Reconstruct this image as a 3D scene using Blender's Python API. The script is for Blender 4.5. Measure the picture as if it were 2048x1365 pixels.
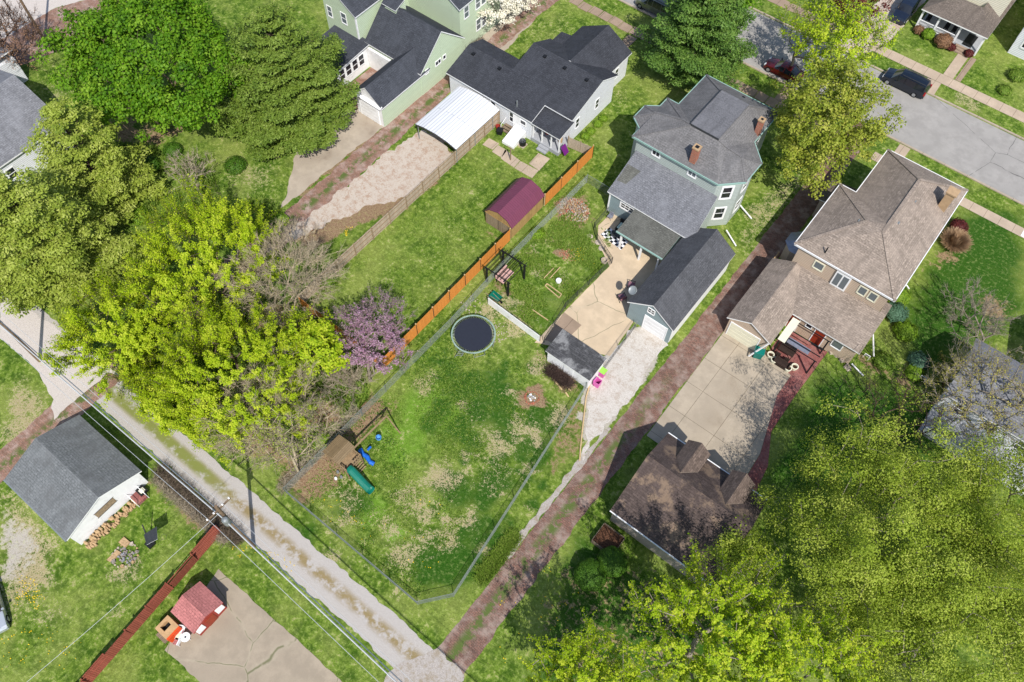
import bpy, math, random
import numpy as np
from mathutils import Vector, Matrix
R=math.radians
for o in list(bpy.data.objects): bpy.data.objects.remove(o)
scn=bpy.context.scene; COL=scn.collection
# ---------------------------------------------------------------- camera
F=1640.0; HC=66.0
U=np.array([0.0120,-0.4949,-0.8689]);U/=np.linalg.norm(U)
fwd=np.array([0,0,1.]);Yc=fwd-U*(fwd@U);Yc/=np.linalg.norm(Yc);Xc=np.cross(Yc,U)
_a=R(37);_r=np.array([[math.cos(_a),-math.sin(_a),0],[math.sin(_a),math.cos(_a),0],[0,0,1]])
W=_r@np.array([Xc,Yc,U])            # camera axes (right, down, forward) -> world
def g(px,py,h=0.0):                 # point at height h seen along that line of sight
    d=W@np.array([(px-1024)/F,(py-682.5)/F,1.0]); t=(h-HC)/d[2]
    return Vector((d[0]*t,d[1]*t,h))
cd=bpy.data.cameras.new('camera'); cam=bpy.data.objects.new('camera',cd); COL.objects.link(cam)
cd.sensor_width=36; cd.lens=F/2048*36; cd.clip_end=6000; cd.clip_start=0.5
cam.matrix_world=Matrix([[W[i][0],-W[i][1],-W[i][2],(0,0,HC)[i]] for i in range(3)]+[[0,0,0,1]])
scn.camera=cam
# ---------------------------------------------------------------- light
SAZ=141.0; SEL=50.0                 # direction shadows fall, sun elevation
wd=bpy.data.worlds.new('World'); scn.world=wd; wd.use_nodes=True
nt=wd.node_tree; nt.nodes.clear()
sk=nt.nodes.new('ShaderNodeTexSky'); sk.sky_type='NISHITA'; sk.sun_disc=False
sk.sun_elevation=R(SEL); sk.sun_rotation=R(90-(SAZ+180))
bg=nt.nodes.new('ShaderNodeBackground'); bg.inputs[1].default_value=0.12
wo=nt.nodes.new('ShaderNodeOutputWorld'); nt.links.new(sk.outputs[0],bg.inputs[0]); nt.links.new(bg.outputs[0],wo.inputs[0])
ld=bpy.data.lights.new('sun','SUN'); ld.energy=4.0; ld.angle=R(0.5); ld.color=(1,0.96,0.9)
so=bpy.data.objects.new('sun',ld); COL.objects.link(so)
sv=Vector((math.cos(R(SAZ))*math.cos(R(SEL)),math.sin(R(SAZ))*math.cos(R(SEL)),-math.sin(R(SEL))))
so.rotation_euler=sv.to_track_quat('-Z','Y').to_euler(); so.location=(0,0,120)
vs=scn.view_settings; vs.view_transform='Standard'; vs.look='None'; vs.exposure=0.5; vs.gamma=1
scn.cycles.max_bounces=5; scn.cycles.transparent_max_bounces=4
# ---------------------------------------------------------------- helpers
rnd=random.Random(7); rng=np.random.default_rng(7)
def lin(c): 
    c=c/255; return c/12.92 if c<=0.04045 else ((c+0.055)/1.055)**2.4
def C(r,g_,b,k=0.74): return (lin(r)*k,lin(g_)*k,lin(b)*k,1)
def tag(o,label=None,cat=None,group=None,kind=None):
    if label:o['label']=label
    if cat:o['category']=cat
    if group:o['group']=group
    if kind:o['kind']=kind
    return o
def empty(name,loc,label,cat,group=None,rz=0):
    o=bpy.data.objects.new(name,None); COL.objects.link(o); o.location=loc; o.rotation_euler=(0,0,rz); o.empty_display_size=.3
    return tag(o,label,cat,group)
class Mat:
    def __init__(s,name,rough=.85,spec=.25,metal=0):
        s.m=bpy.data.materials.new(name); s.m.use_nodes=True; s.t=s.m.node_tree; s.n=s.t.nodes; s.b=s.n['Principled BSDF']
        s.b.inputs['Roughness'].default_value=rough; s.b.inputs['Specular IOR Level'].default_value=spec; s.b.inputs['Metallic'].default_value=metal
        s.tc=None
    def link(s,a,b): s.t.links.new(a,b)
    def coord(s,uv=False):
        if not s.tc: s.tc=s.n.new('ShaderNodeTexCoord')
        return s.tc.outputs['UV' if uv else 'Object']
    def noise(s,scale,detail=3,uv=False,rough=.6,stretch=None):
        n=s.n.new('ShaderNodeTexNoise'); n.inputs['Scale'].default_value=scale; n.inputs['Detail'].default_value=detail; n.inputs['Roughness'].default_value=rough
        c=s.coord(uv)
        if stretch:
            mp=s.n.new('ShaderNodeMapping'); mp.inputs['Scale'].default_value=stretch; s.link(c,mp.inputs[0]); c=mp.outputs[0]
        s.link(c,n.inputs['Vector']); return n.outputs['Fac']
    def rng(s,v,a,b,c=0,d=1,smooth=True):
        n=s.n.new('ShaderNodeMapRange'); n.interpolation_type='SMOOTHSTEP' if smooth else 'LINEAR'
        s.link(v,n.inputs[0]); 
        for i,x in zip((1,2,3,4),(a,b,c,d)): n.inputs[i].default_value=x
        return n.outputs[0]
    def math(s,op,a,b=None):
        n=s.n.new('ShaderNodeMath'); n.operation=op
        for i,x in enumerate((a,b)):
            if x is None: continue
            if isinstance(x,(int,float)): n.inputs[i].default_value=x
            else: s.link(x,n.inputs[i])
        return n.outputs[0]
    def mix(s,f,a,b,mode='MIX'):
        n=s.n.new('ShaderNodeMix'); n.data_type='RGBA'; n.blend_type=mode
        for i,x in ((0,f),(6,a),(7,b)):
            if isinstance(x,(int,float)): n.inputs[i].default_value=x
            elif isinstance(x,tuple): n.inputs[i].default_value=x
            else: s.link(x,n.inputs[i])
        return n.outputs[2]
    def attr(s,name):
        n=s.n.new('ShaderNodeAttribute'); n.attribute_name=name; return n.outputs['Fac']
    def brick(s,c1,c2,mortar,w,h,ms=.01,uv=True,off=.5,bias=0,rot=0):
        n=s.n.new('ShaderNodeTexBrick'); c=s.coord(uv)
        if rot:
            mp=s.n.new('ShaderNodeMapping'); mp.inputs['Rotation'].default_value=(0,0,rot); s.link(c,mp.inputs[0]); c=mp.outputs[0]
        s.link(c,n.inputs['Vector']); n.offset=off
        n.inputs['Scale'].default_value=1; n.inputs['Brick Width'].default_value=w; n.inputs['Row Height'].default_value=h
        n.inputs['Mortar Size'].default_value=ms; n.inputs['Bias'].default_value=bias; n.inputs['Mortar Smooth'].default_value=.3
        for k,x in (('Color1',c1),('Color2',c2),('Mortar',mortar)): n.inputs[k].default_value=x
        return n.outputs['Color'],n.outputs['Fac']
    def bump(s,h,st=.3,d=.02):
        n=s.n.new('ShaderNodeBump'); n.inputs['Strength'].default_value=st; n.inputs['Distance'].default_value=d
        s.link(h,n.inputs['Height']); s.link(n.outputs[0],s.b.inputs['Normal'])
    def color(s,c):
        if isinstance(c,tuple): s.b.inputs['Base Color'].default_value=c
        else: s.link(c,s.b.inputs['Base Color'])
        return s.m
def mul(c,k): return (c[0]*k,c[1]*k,c[2]*k,1)
def shingle(name,c,var=.28,w=.42,h=.19,stain=None,stainamt=.5,moss=None):
    m=Mat(name,.93,.15); col,f=m.brick(mul(c,1-var*1.5),mul(c,1+var*1.5),mul(c,.45),w,h,.02)
    n=m.noise(6,3,True,rough=.8); col=m.mix(.4,col,m.mix(m.rng(n,.35,.65),mul(c,.5),mul(c,1.55)))
    n2=m.noise(.35,4,True); col=m.mix(m.rng(n2,.4,.7,0,.5),col,mul(c,1.32))
    n4=m.noise(.9,4,True,stretch=(1.6,.35,1)); col=m.mix(m.rng(n4,.42,.75,0,.6),col,mul(c,.62))
    if stain: 
        n3=m.noise(.45,5,True,.7); col=m.mix(m.rng(n3,.5,.62,0,stainamt),col,stain)
    m.bump(f,.4,.02); return m.color(col)
def plain(name,c,rough=.7,spec=.3,var=.12,sc=3,metal=0,dirt=None):
    m=Mat(name,rough,spec,metal); n=m.noise(sc,4); col=m.mix(m.rng(n,.3,.7),mul(c,1-var),mul(c,1+var))
    if dirt:
        n2=m.noise(1.2,5,rough=.7); col=m.mix(m.rng(n2,.5,.8,0,.5),col,dirt)
    return m.color(col)
def siding(name,c,row=.2,vert=False,grime=.12):
    m=Mat(name,.6,.3); col,f=m.brick(mul(c,.97),mul(c,1.03),mul(c,.6),50,row,.026,rot=R(90) if vert else 0)
    n=m.noise(1.3,4,True); col=m.mix(m.rng(n,.4,.8,0,grime*2),col,mul(c,.7)); m.bump(f,.4,.02); return m.color(col)
def planks(name,c,w=.15,var=.25,vert=True,dark=None):
    m=Mat(name,.85,.15); col,f=m.brick(mul(c,1-var),mul(c,1+var),mul(c,.35),9,w,.01,rot=R(90) if vert else 0)
    n=m.noise(3,4,True,stretch=(6,.8,1) if vert else (.8,6,1)); col=m.mix(m.rng(n,.3,.75,0,.6),col,dark or mul(c,.55)); m.bump(f,.5,.02); return m.color(col)
M={}
M['white']=plain('white_paint',C(238,238,238,.85),.5,.35,.04,2,dirt=C(170,165,155,.8))
M['whitetrim']=plain('white_trim',C(240,240,240,.85),.45,.35,.03)
M['glass']=Mat('window_glass',.08,.6).color(C(38,42,50,.7))
M['glass2']=Mat('pale_glass',.1,.6).color(C(120,130,135,.6))
M['black']=plain('black_paint',C(30,31,34),.55,.3,.2)
M['darkmetal']=plain('dark_metal',C(60,62,64),.45,.5,.2)
M['galv']=plain('galvanised_metal',C(150,155,155,.8),.45,.5,.12,6,metal=.35)
M['wood']=planks('grey_wood',C(150,132,112),.14,.18)
M['woodplain']=plain('weathered_timber',C(158,138,112),.85,.15,.25,5)
M['chimbrick']=Mat('chimney_brick',.9,.1); c_,f_=M['chimbrick'].brick(C(190,105,75),C(160,85,62),C(175,160,145),.22,.09,.012); M['chimbrick'].bump(f_); M['chimbrick']=M['chimbrick'].color(c_)
M['chimtan']=plain('tan_stucco',C(190,160,125),.9,.1,.1)
M['rooftrim']=M['whitetrim']
class MB:
    def __init__(s): s.v=[]; s.f=[]; s.mi=[]; s.mats=[]
    def _m(s,m):
        if isinstance(m,str): m=M[m]
        if m not in s.mats: s.mats.append(m)
        return s.mats.index(m)
    def poly(s,pts,m):
        b=len(s.v); s.v+= [tuple(p) for p in pts]; s.f.append(list(range(b,b+len(pts)))); s.mi.append(s._m(m)); return s
    def faces(s,vs_,fs,m):
        b=len(s.v); s.v+=[tuple(p) for p in vs_]; k=s._m(m)
        for f in fs: s.f.append([b+i for i in f]); s.mi.append(k)
    def box(s,x0,x1,y0,y1,z0,z1,m):
        v=[(x,y,z) for z in (z0,z1) for y in (y0,y1) for x in (x0,x1)]
        s.faces(v,[(0,2,3,1),(4,5,7,6),(0,1,5,4),(2,6,7,3),(0,4,6,2),(1,3,7,5)],m); return s
    def prism(s,xy,z0,z1,m,mtop=None):
        n=len(xy); A=sum(xy[i][0]*xy[(i+1)%n][1]-xy[(i+1)%n][0]*xy[i][1] for i in range(n))
        if A<0: xy=xy[::-1]
        z1s=z1 if isinstance(z1,(list,tuple)) else [z1]*n
        for i in range(n):
            j=(i+1)%n; s.poly([(*xy[i],z0),(*xy[j],z0),(*xy[j],z1s[j]),(*xy[i],z1s[i])],m)
        s.poly([(*p,z) for p,z in zip(xy,z1s)],mtop or m); s.poly([(*p,z0) for p in xy[::-1]],m); return s
    def slab(s,pts,t,mtop,mside):
        pts=[Vector(p) for p in pts]; n=Vector((0,0,0))
        for i in range(len(pts)): n+=pts[i].cross(pts[(i+1)%len(pts)])
        if n.z<0: pts=pts[::-1]
        lo=[p-Vector((0,0,t)) for p in pts]; s.poly(pts,mtop); s.poly(lo[::-1],mside)
        for i in range(len(pts)):
            j=(i+1)%len(pts); s.poly([lo[i],lo[j],pts[j],pts[i]],mside)
        return s
    def beam(s,p,q,w,h,m):
        p=Vector(p);q=Vector(q);d=(q-p).normalized(); up=Vector((0,0,1)) if abs(d.z)<.95 else Vector((1,0,0))
        r=d.cross(up).normalized()*w/2; u=r.cross(d).normalized()*h/2
        v=[a+b*r+c*u for a in (p,q) for b,c in ((-1,-1),(1,-1),(1,1),(-1,1))]
        s.faces(v,[(0,1,2,3),(7,6,5,4),(0,4,5,1),(1,5,6,2),(2,6,7,3),(3,7,4,0)],m); return s
    def cyl(s,p,q,r0,r1,m,n=10,caps=True):
        p=Vector(p);q=Vector(q);d=(q-p).normalized(); up=Vector((0,0,1)) if abs(d.z)<.95 else Vector((1,0,0))
        a=d.cross(up).normalized(); b=a.cross(d)
        v=[c+(a*math.cos(2*math.pi*i/n)+b*math.sin(2*math.pi*i/n))*r for c,r in ((p,r0),(q,r1)) for i in range(n)]
        s.faces(v,[(i,(i+1)%n,n+(i+1)%n,n+i) for i in range(n)]+([tuple(range(n))[::-1],tuple(range(n,2*n))] if caps else []),m); return s
    def lathe(s,c,prof,m,n=16):
        v=[(c[0]+r*math.cos(2*math.pi*i/n),c[1]+r*math.sin(2*math.pi*i/n),c[2]+z) for r,z in prof for i in range(n)]
        s.faces(v,[(k*n+i,k*n+(i+1)%n,(k+1)*n+(i+1)%n,(k+1)*n+i) for k in range(len(prof)-1) for i in range(n)],m); return s
    def build(s,name,parent=None,smooth=False,loc=None,uv=True,bevel=0):
        me=bpy.data.meshes.new(name); off=Vector(loc) if loc is not None else Vector((0,0,0))
        inv=None
        if parent is not None and loc is None:
            mw=Matrix.Translation(parent.location)@parent.rotation_euler.to_matrix().to_4x4() if parent.parent is None else None
            if mw is None:
                pp=parent.parent; mw=Matrix.Translation(pp.location)@pp.rotation_euler.to_matrix().to_4x4()
            inv=mw.inverted()
        vv=[(inv@Vector(p) if inv else Vector(p)-off)[:] for p in s.v]
        me.from_pydata(vv,[],s.f); me.update()
        for m in s.mats: me.materials.append(m)
        me.polygons.foreach_set('material_index',s.mi)
        if uv:
            ul=me.uv_layers.new(name='UVMap'); d=ul.data
            for p in me.polygons:
                n=p.normal; u=Vector((-n.y,n.x,0)) if n.x*n.x+n.y*n.y>1e-4 else Vector((1,0,0)); u.normalize(); w=n.cross(u)
                for li in p.loop_indices:
                    q=me.vertices[me.loops[li].vertex_index].co; d[li].uv=(q.dot(u),q.dot(w))
        if smooth: me.polygons.foreach_set('use_smooth',[True]*len(me.polygons))
        o=bpy.data.objects.new(name,me); COL.objects.link(o)
        if parent: o.parent=parent
        elif loc is not None: o.location=off
        if bevel:
            b=o.modifiers.new('bevel','BEVEL'); b.width=bevel; b.segments=2; b.limit_method='ANGLE'
        return o
def copy_tree(o,parent=None):
    c=o.copy(); COL.objects.link(c); c.parent=parent
    for ch in list(o.children): copy_tree(ch,c)
    return c
# openings: axis 'y-' faces -y etc
def window(root,face,a,z,pos,w,h,nx=1,ny=2,pane='glass',frame='whitetrim',fw=.09):
    """face: 'S' (plane y=pos, faces -y), 'E' (plane x=pos, +x), 'W','N'; a = centre along the wall, z = centre height"""
    d=.05; f=MB(); gl=MB()
    def P(u,vz,o):
        if face=='S': return (a+u,pos-o,z+vz)
        if face=='N': return (a-u,pos+o,z+vz)
        if face=='E': return (pos+o,a+u,z+vz)
        if face=='W': return (pos-o,a-u,z+vz)
        dx,dy=face; # arbitrary: a=(x,y) centre, face=(nx,ny)
        return (a[0]-dy*u+dx*o,a[1]+dx*u+dy*o,z+vz)
    def bar(u0,u1,v0,v1,o0,o1,mb,m):
        v=[P(u,q,o) for o in (o0,o1) for q in (v0,v1) for u in (u0,u1)]
        mb.faces(v,[(0,2,3,1),(4,5,7,6),(0,1,5,4),(2,6,7,3),(0,4,6,2),(1,3,7,5)],m)
    bar(-w/2-fw,-w/2,-h/2-fw,h/2+fw,-.02,d,f,frame); bar(w/2,w/2+fw,-h/2-fw,h/2+fw,-.02,d,f,frame)
    bar(-w/2,w/2,h/2,h/2+fw,-.02,d,f,frame); bar(-w/2,w/2,-h/2-fw,-h/2,-.02,d+.03,f,frame)
    for i in range(1,nx): x=-w/2+w*i/nx; bar(x-.03,x+.03,-h/2,h/2,-.01,d-.01,f,frame)
    for i in range(1,ny):
        y=-h/2+h*i/ny
        for k in range(nx):
            bar(-w/2+w*k/nx+.03,-w/2+w*(k+1)/nx-.03,y-.03,y+.03,-.01,d-.012,f,frame)
    bar(-w/2+.003,w/2-.003,-h/2+.003,h/2-.003,-.01,.015,gl,pane)
    fo=f.build('window',root); gl.build('pane',fo); return fo
def door(root,face,a,z0,pos,w,h,m,frame='whitetrim',name='door',panels=0):
    f=MB(); d=.06
    def P(u,vz,o):
        return {'S':(a+u,pos-o,z0+vz),'N':(a-u,pos+o,z0+vz),'E':(pos+o,a+u,z0+vz),'W':(pos-o,a-u,z0+vz)}[face]
    def bar(u0,u1,v0,v1,o0,o1,m):
        v=[P(u,q,o) for o in (o0,o1) for q in (v0,v1) for u in (u0,u1)]
        f.faces(v,[(0,2,3,1),(4,5,7,6),(0,1,5,4),(2,6,7,3),(0,4,6,2),(1,3,7,5)],m)
    bar(-w/2,w/2,.02,h,-.01,.03,m); bar(-w/2-.09,-w/2,0,h+.09,-.02,d,frame); bar(w/2,w/2+.09,0,h+.09,-.02,d,frame); bar(-w/2,w/2,h,h+.09,-.02,d,frame)
    for i in range(panels): bar(-w/2+.08,w/2-.08,.1+(h-.1)*i/panels,(h-.1)*(i+1)/panels,.03,.042,m)
    o=f.build(name,root)
    return o
def gable(root,x0,x1,y0,y1,ze,zr,axis,wallm,roofm,ov=.25,trim='whitetrim',ridge=None,t=.14,rname='roof',wname='wall',z0=0,wins=.0):
    """outer eave rectangle; ridge along axis 'x' or 'y' """
    w=MB(); r=MB()
    if axis=='y':
        xr=(x0+x1)/2 if ridge is None else ridge
        s=(zr-ze)/(xr-x0); zw0=ze+s*ov-.02-t; s2=(zr-ze)/(x1-xr); zw1=ze+s2*ov-.02-t; zt=zr-t-.02
        a=[(x0+ov,z0),(x1-ov,z0),(x1-ov,zw1),(xr,zt),(x0+ov,zw0)]
        for y,fl in ((y0+ov,1),(y1-ov,-1)): w.poly([(p[0],y,p[1]) for p in a][::fl],wallm)
        for i in (1,4): 
            p=a[i];q=a[(i+1)%5]; w.poly([(p[0],y0+ov,p[1]),(p[0],y1-ov,p[1]),(q[0],y1-ov,q[1]),(q[0],y0+ov,q[1])],wallm)
        r.slab([(x0,y0,ze),(xr,y0,zr),(xr,y1,zr),(x0,y1,ze)],t,roofm,trim); r.slab([(xr,y0,zr),(x1,y0,ze),(x1,y1,ze),(xr,y1,zr)],t,roofm,trim)
    else:
        yr=(y0+y1)/2 if ridge is None else ridge
        s=(zr-ze)/(yr-y0); zw0=ze+s*ov-.02-t; s2=(zr-ze)/(y1-yr); zw1=ze+s2*ov-.02-t; zt=zr-t-.02
        a=[(y0+ov,z0),(y1-ov,z0),(y1-ov,zw1),(yr,zt),(y0+ov,zw0)]
        for x,fl in ((x0+ov,-1),(x1-ov,1)): w.poly([(x,p[0],p[1]) for p in a][::fl],wallm)
        for i in (1,4):
            p=a[i];q=a[(i+1)%5]; w.poly([(x0+ov,p[0],p[1]),(x1-ov,p[0],p[1]),(x1-ov,q[0],q[1]),(x0+ov,q[0],q[1])][::-1],wallm)
        r.slab([(x0,y0,ze),(x1,y0,ze),(x1,yr,zr),(x0,yr,zr)],t,roofm,trim); r.slab([(x0,yr,zr),(x1,yr,zr),(x1,y1,ze),(x0,y1,ze)],t,roofm,trim)
    return w.build(wname,root), r.build(rname,root)
def vent(roof,x,y,z,m='black',s=.28):
    MB().box(x-s/2,x+s/2,y-s/2,y+s/2,z-.15,z+.14,m).build('roof_vent',roof)
def roofparts(roof,facets,t,m,trim,mb=None):
    for f in facets: mb.slab(f,t,m,trim)
# ---------------------------------------------------------------- numpy meshes and noise
def npmesh(name,V,Fq,mat,parent=None,loc=(0,0,0),attrs=None,smooth=False):
    V=np.asarray(V,np.float32)-np.array(loc,np.float32); Fq=np.asarray(Fq,np.int32); k=Fq.shape[1]
    me=bpy.data.meshes.new(name); me.vertices.add(len(V)); me.vertices.foreach_set('co',V.ravel())
    me.loops.add(Fq.size); me.loops.foreach_set('vertex_index',Fq.ravel())
    me.polygons.add(len(Fq)); me.polygons.foreach_set('loop_start',np.arange(0,Fq.size,k,dtype=np.int32))
    me.polygons.foreach_set('use_smooth',np.full(len(Fq),smooth,dtype=bool))
    me.update(calc_edges=True); me.materials.append(mat)
    for n,a in (attrs or {}).items():
        at=me.attributes.new(n,'FLOAT','POINT'); at.data.foreach_set('value',np.asarray(a,np.float32))
    o=bpy.data.objects.new(name,me); COL.objects.link(o)
    if parent: o.parent=parent
    else: o.location=loc
    return o
_L=rng.random((256,256))
def vn(x,y):
    xi=np.floor(x).astype(int);yi=np.floor(y).astype(int);fx=x-xi;fy=y-yi;fx=fx*fx*(3-2*fx);fy=fy*fy*(3-2*fy)
    a=_L[xi%256,yi%256];b=_L[(xi+1)%256,yi%256];c=_L[xi%256,(yi+1)%256];d=_L[(xi+1)%256,(yi+1)%256]
    return (a*(1-fx)+b*fx)*(1-fy)+(c*(1-fx)+d*fx)*fy
def fbm(x,y,o=3):
    s=0;a=.5
    for i in range(o): s=s+a*vn(x*2**i+17*i,y*2**i+31*i); a*=.5
    return s/(1-.5**o)
# ================================================================ GROUND
def world_poly(px): return [tuple(g(*p)[:2]) for p in px]
xs=np.concatenate([[-3000,-1200,-500,-220,-140],np.arange(-108,40,.4),[60,120,400,1200,3000]])
ys=np.concatenate([[-3000,-1200,-500,-120,-50],np.arange(-24,118,.4),[140,220,500,1200,3000]])
GX,GY=np.meshgrid(xs,ys,indexing='ij'); nx_,ny_=GX.shape
WX=GX+(fbm(GX*.9,GY*.9)-.5)*2.2; WY=GY+(fbm(GX*.9+50,GY*.9+9)-.5)*2.2
att={k:np.zeros(GX.shape) for k in ('dry','dirt','lush_shade','pale','grav')}
def inpoly(pts,soft,X=WX,Y=WY):
    P=np.array(pts); out=np.zeros(X.shape)
    lo=P.min(0)-soft-2;hi=P.max(0)+soft+2; m=(X>lo[0])&(X<hi[0])&(Y>lo[1])&(Y<hi[1])
    x=X[m];y=Y[m]; ins=np.zeros(x.shape,bool); d=np.full(x.shape,1e9)
    for i in range(len(P)):
        a=P[i];b=P[(i+1)%len(P)]; dx,dy=b-a
        c=((a[1]>y)!=(b[1]>y))&(x<(b[0]-a[0])*(y-a[1])/((b[1]-a[1]) if b[1]!=a[1] else 1e-9)+a[0]); ins^=c
        t=np.clip(((x-a[0])*dx+(y-a[1])*dy)/(dx*dx+dy*dy+1e-9),0,1); d=np.minimum(d,np.hypot(x-a[0]-t*dx,y-a[1]-t*dy))
    sd=np.where(ins,d,-d); out[m]=np.clip(sd/soft+.5,0,1); return out
def paint(k,px,v=1.,soft=1.2,world=False):
    p=px if world else world_poly(px); att[k]=np.maximum(att[k],inpoly(p,soft)*v)
def blob(k,px,py,r,v=1.,ry=None):
    if k in('dry','lush_shade'): v*=.85; r*=1.15
    c=g(px,py); d=np.hypot((WX-c[0])/r,(WY-c[1])/(ry or r)); att[k]=np.maximum(att[k],np.clip(1.5-d*1.0,0,1)*v)
# main yard
for a in [((930,820),(960,810),(1000,860),(1040,950),(1020,990),(960,1000),(930,960),(960,900)),((1030,780),(1100,780),(1090,820),(1050,820)),((1060,690),(1110,690),(1150,760),(1130,790),(1060,760)),
          ((740,860),(800,850),(800,890),(760,900)),((985,640),(1005,700),(970,715),(975,650)),((690,900),(735,880),(790,900),(740,910))]: paint('dry',a,.42,2.0)
for p in [(800,1115,1.4),(770,1050,1),(850,1030,1),(880,960,1.6),(820,990,1.2),(1000,900,1.5),(1050,860,1.3),(940,1040,1),(900,1080,.8),(1090,730,1.3),(855,770,1),(980,620,1.2),(1030,650,1.2),(1120,830,1.2),(690,1050,1)]: blob('dry',*p,.8)
paint('dirt',[(560,960),(700,780),(740,800),(790,810),(700,890),(680,950),(640,1000),(610,1010)],1,1.5)
paint('dirt',[(1070,690),(1170,755),(1150,790),(1110,770)],.7); blob('dirt',1065,797,1.1,1)
for p in [(985,790,2.2),(1100,840,1.8),(870,1120,2.4),(940,1130,2),(700,1010,1.4),(1010,830,2),(920,980,1.5),(860,850,1.3),(1070,900,1.5),(600,1075,1.2),(960,1060,1.8),(900,740,1.2),(1000,960,1.4),(940,780,1.5)]: blob('lush_shade',*p,.9)
for p in [(850,820,3),(800,880,2.5),(740,1020,1.6),(780,1060,1.2),(900,830,2)]: blob('pale',*p,.8)
rp=random.Random(12)
for i in range(34):
    u,v=rp.random(),rp.random(); px=930+u*170-v*40; py=800+v*330-u*40
    blob('dry',px,py,rp.uniform(.4,.9),rp.uniform(.55,.85),ry=rp.uniform(.25,.55))
for i in range(24): blob('dry',rp.uniform(640,900),rp.uniform(960,1140),rp.uniform(.4,.9),rp.uniform(.5,.8))
for i in range(44): blob('lush_shade',rp.uniform(860,1080),rp.uniform(720,1100),rp.uniform(.4,1.1),1.0)
paint('lush_shade',[(960,740),(1010,770),(1060,830),(1100,850),(1090,800),(1020,760)],.8,1.5); paint('lush_shade',[(810,1110),(880,1085),(960,1080),(960,1130),(890,1180),(820,1160)],.95,1.5)
paint('pale',[(760,900),(860,760),(900,800),(880,900),(820,960)],.55,4)
# strip along the east fence and alley verge
paint('dirt',[(1150,800),(1180,770),(1170,900),(1130,940),(1080,960),(1110,880)],.55,1)
paint('dry',[(570,1000),(640,1060),(780,1170),(830,1220),(780,1190),(680,1100)],.6,.6)
# gravel by garage spill + brown verge
paint('grav',[(1160,780),(1215,720),(1270,650),(1330,690),(1240,820),(1185,880),(1170,915)],.9,.8)
# garden yard
for p in [(1080,540,1.3),(1050,610,1.6),(1130,560,1),(1145,510,1.1),(1170,590,1),(1060,500,1),(1100,480,.8),(1010,600,1.3),(1190,480,.8)]: blob('dry',*p,.75)
for p in [(1200,540,1.6),(1180,470,1.6),(1110,600,1.5),(1060,470,1.5),(1090,640,1.4)]: blob('lush_shade',*p,.6)
blob('dirt',1135,511,.9,1); blob('dirt',1147,423,2.0,.95); blob('dirt',1005,575,1.2,.8)
paint('dirt',[(960,455),(1000,475),(1010,490),(985,480)],.6,.5)
# lawn north: shade lawn, long lot
for p in [(900,450,2),(860,520,1.6),(780,560,1.5),(930,380,1.5),(880,600,1.5)]: blob('dry',*p,.35)
paint('pale',[(700,500),(900,340),(1000,330),(960,420),(800,600),(720,640)],.35,3)
# orange leaf litter verges in the parking area
paint('dirt',[(720,410),(870,290),(905,310),(905,335),(800,420),(720,455),(620,500),(560,480)],.95,1.0)
paint('dirt',[(835,250),(905,300),(870,300),(830,290)],.7,.8)
blob('lush_shade',590,470,1.3,.5); blob('lush_shade',600,405,1.2,.7)
paint('dirt',[(640,330),(765,245),(760,265),(640,370),(570,450)],.8,.5)
# west lots
paint('dry',[(0,980),(60,1000),(115,1080),(115,1180),(40,1220),(0,1240)],.8,3); paint('grav',[(0,1010),(60,1040),(95,1100),(60,1150),(0,1170)],.75,4)
paint('dry',[(80,1210),(140,1200),(130,1260),(50,1240)],.6,2); blob('dry',245,1145,1.2,.7); blob('dry',225,1220,.8,.6)
paint('dry',[(30,760),(100,790),(90,870),(0,890),(0,800)],.75,2.5); paint('lush_shade',[(0,690),(30,720),(25,760),(0,760)],.4,1)
paint('dry',[(110,130),(60,200),(110,230),(150,180),(140,120)],.45,3)
for p in [(200,260,2),(300,230,1),(250,250,2)]: blob('dirt',*p,.6)
paint('dirt',[(380,255),(235,250),(215,300),(300,305)],.7,1)
paint('dirt',[(290,960),(440,1060),(420,1080),(330,1000),(270,960)],.8,1)
paint('dry',[(430,300),(560,330),(560,400),(450,380)],.5,3)
# woods floor under the maples
paint('dirt',[(250,560),(640,600),(740,780),(600,960),(400,870),(230,760)],.75,3)
paint('dirt',[(1500,640),(1600,560),(1560,640)],.3,1)
# brown house garden
paint('lush_shade',[(1800,640),(1940,400),(2048,430),(2048,640),(1900,720),(1830,760)],.85,3); paint('lush_shade',[(1640,740),(1900,800),(1850,1000),(1520,980)],.9,3)  # second patch deepens the green to paint tree shade on the lawn
paint('dirt',[(1710,700),(1830,760),(1830,790),(1720,735)],.7,1); paint('dirt',[(1870,500),(1935,500),(1930,530),(1860,545),(1835,580)],.65,1)
paint('dirt',[(1230,850),(1285,870),(1200,1000),(1060,1200),(980,1310),(960,1300),(1080,1130)],.15,1)
for p in [(1930,760,1.5),(1990,620,1.6)]: blob('dirt',*p,.7)
paint('dirt',[(1060,1200),(1130,1110),(1230,1090),(1430,1180),(1500,1365),(1080,1400)],.42,3); paint('lush_shade',[(1100,1180),(1150,1050),(1330,1160),(1700,1300),(1040,1400)],.8,3)  # brown and deep green paint the trees' shade into the ground colour
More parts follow.
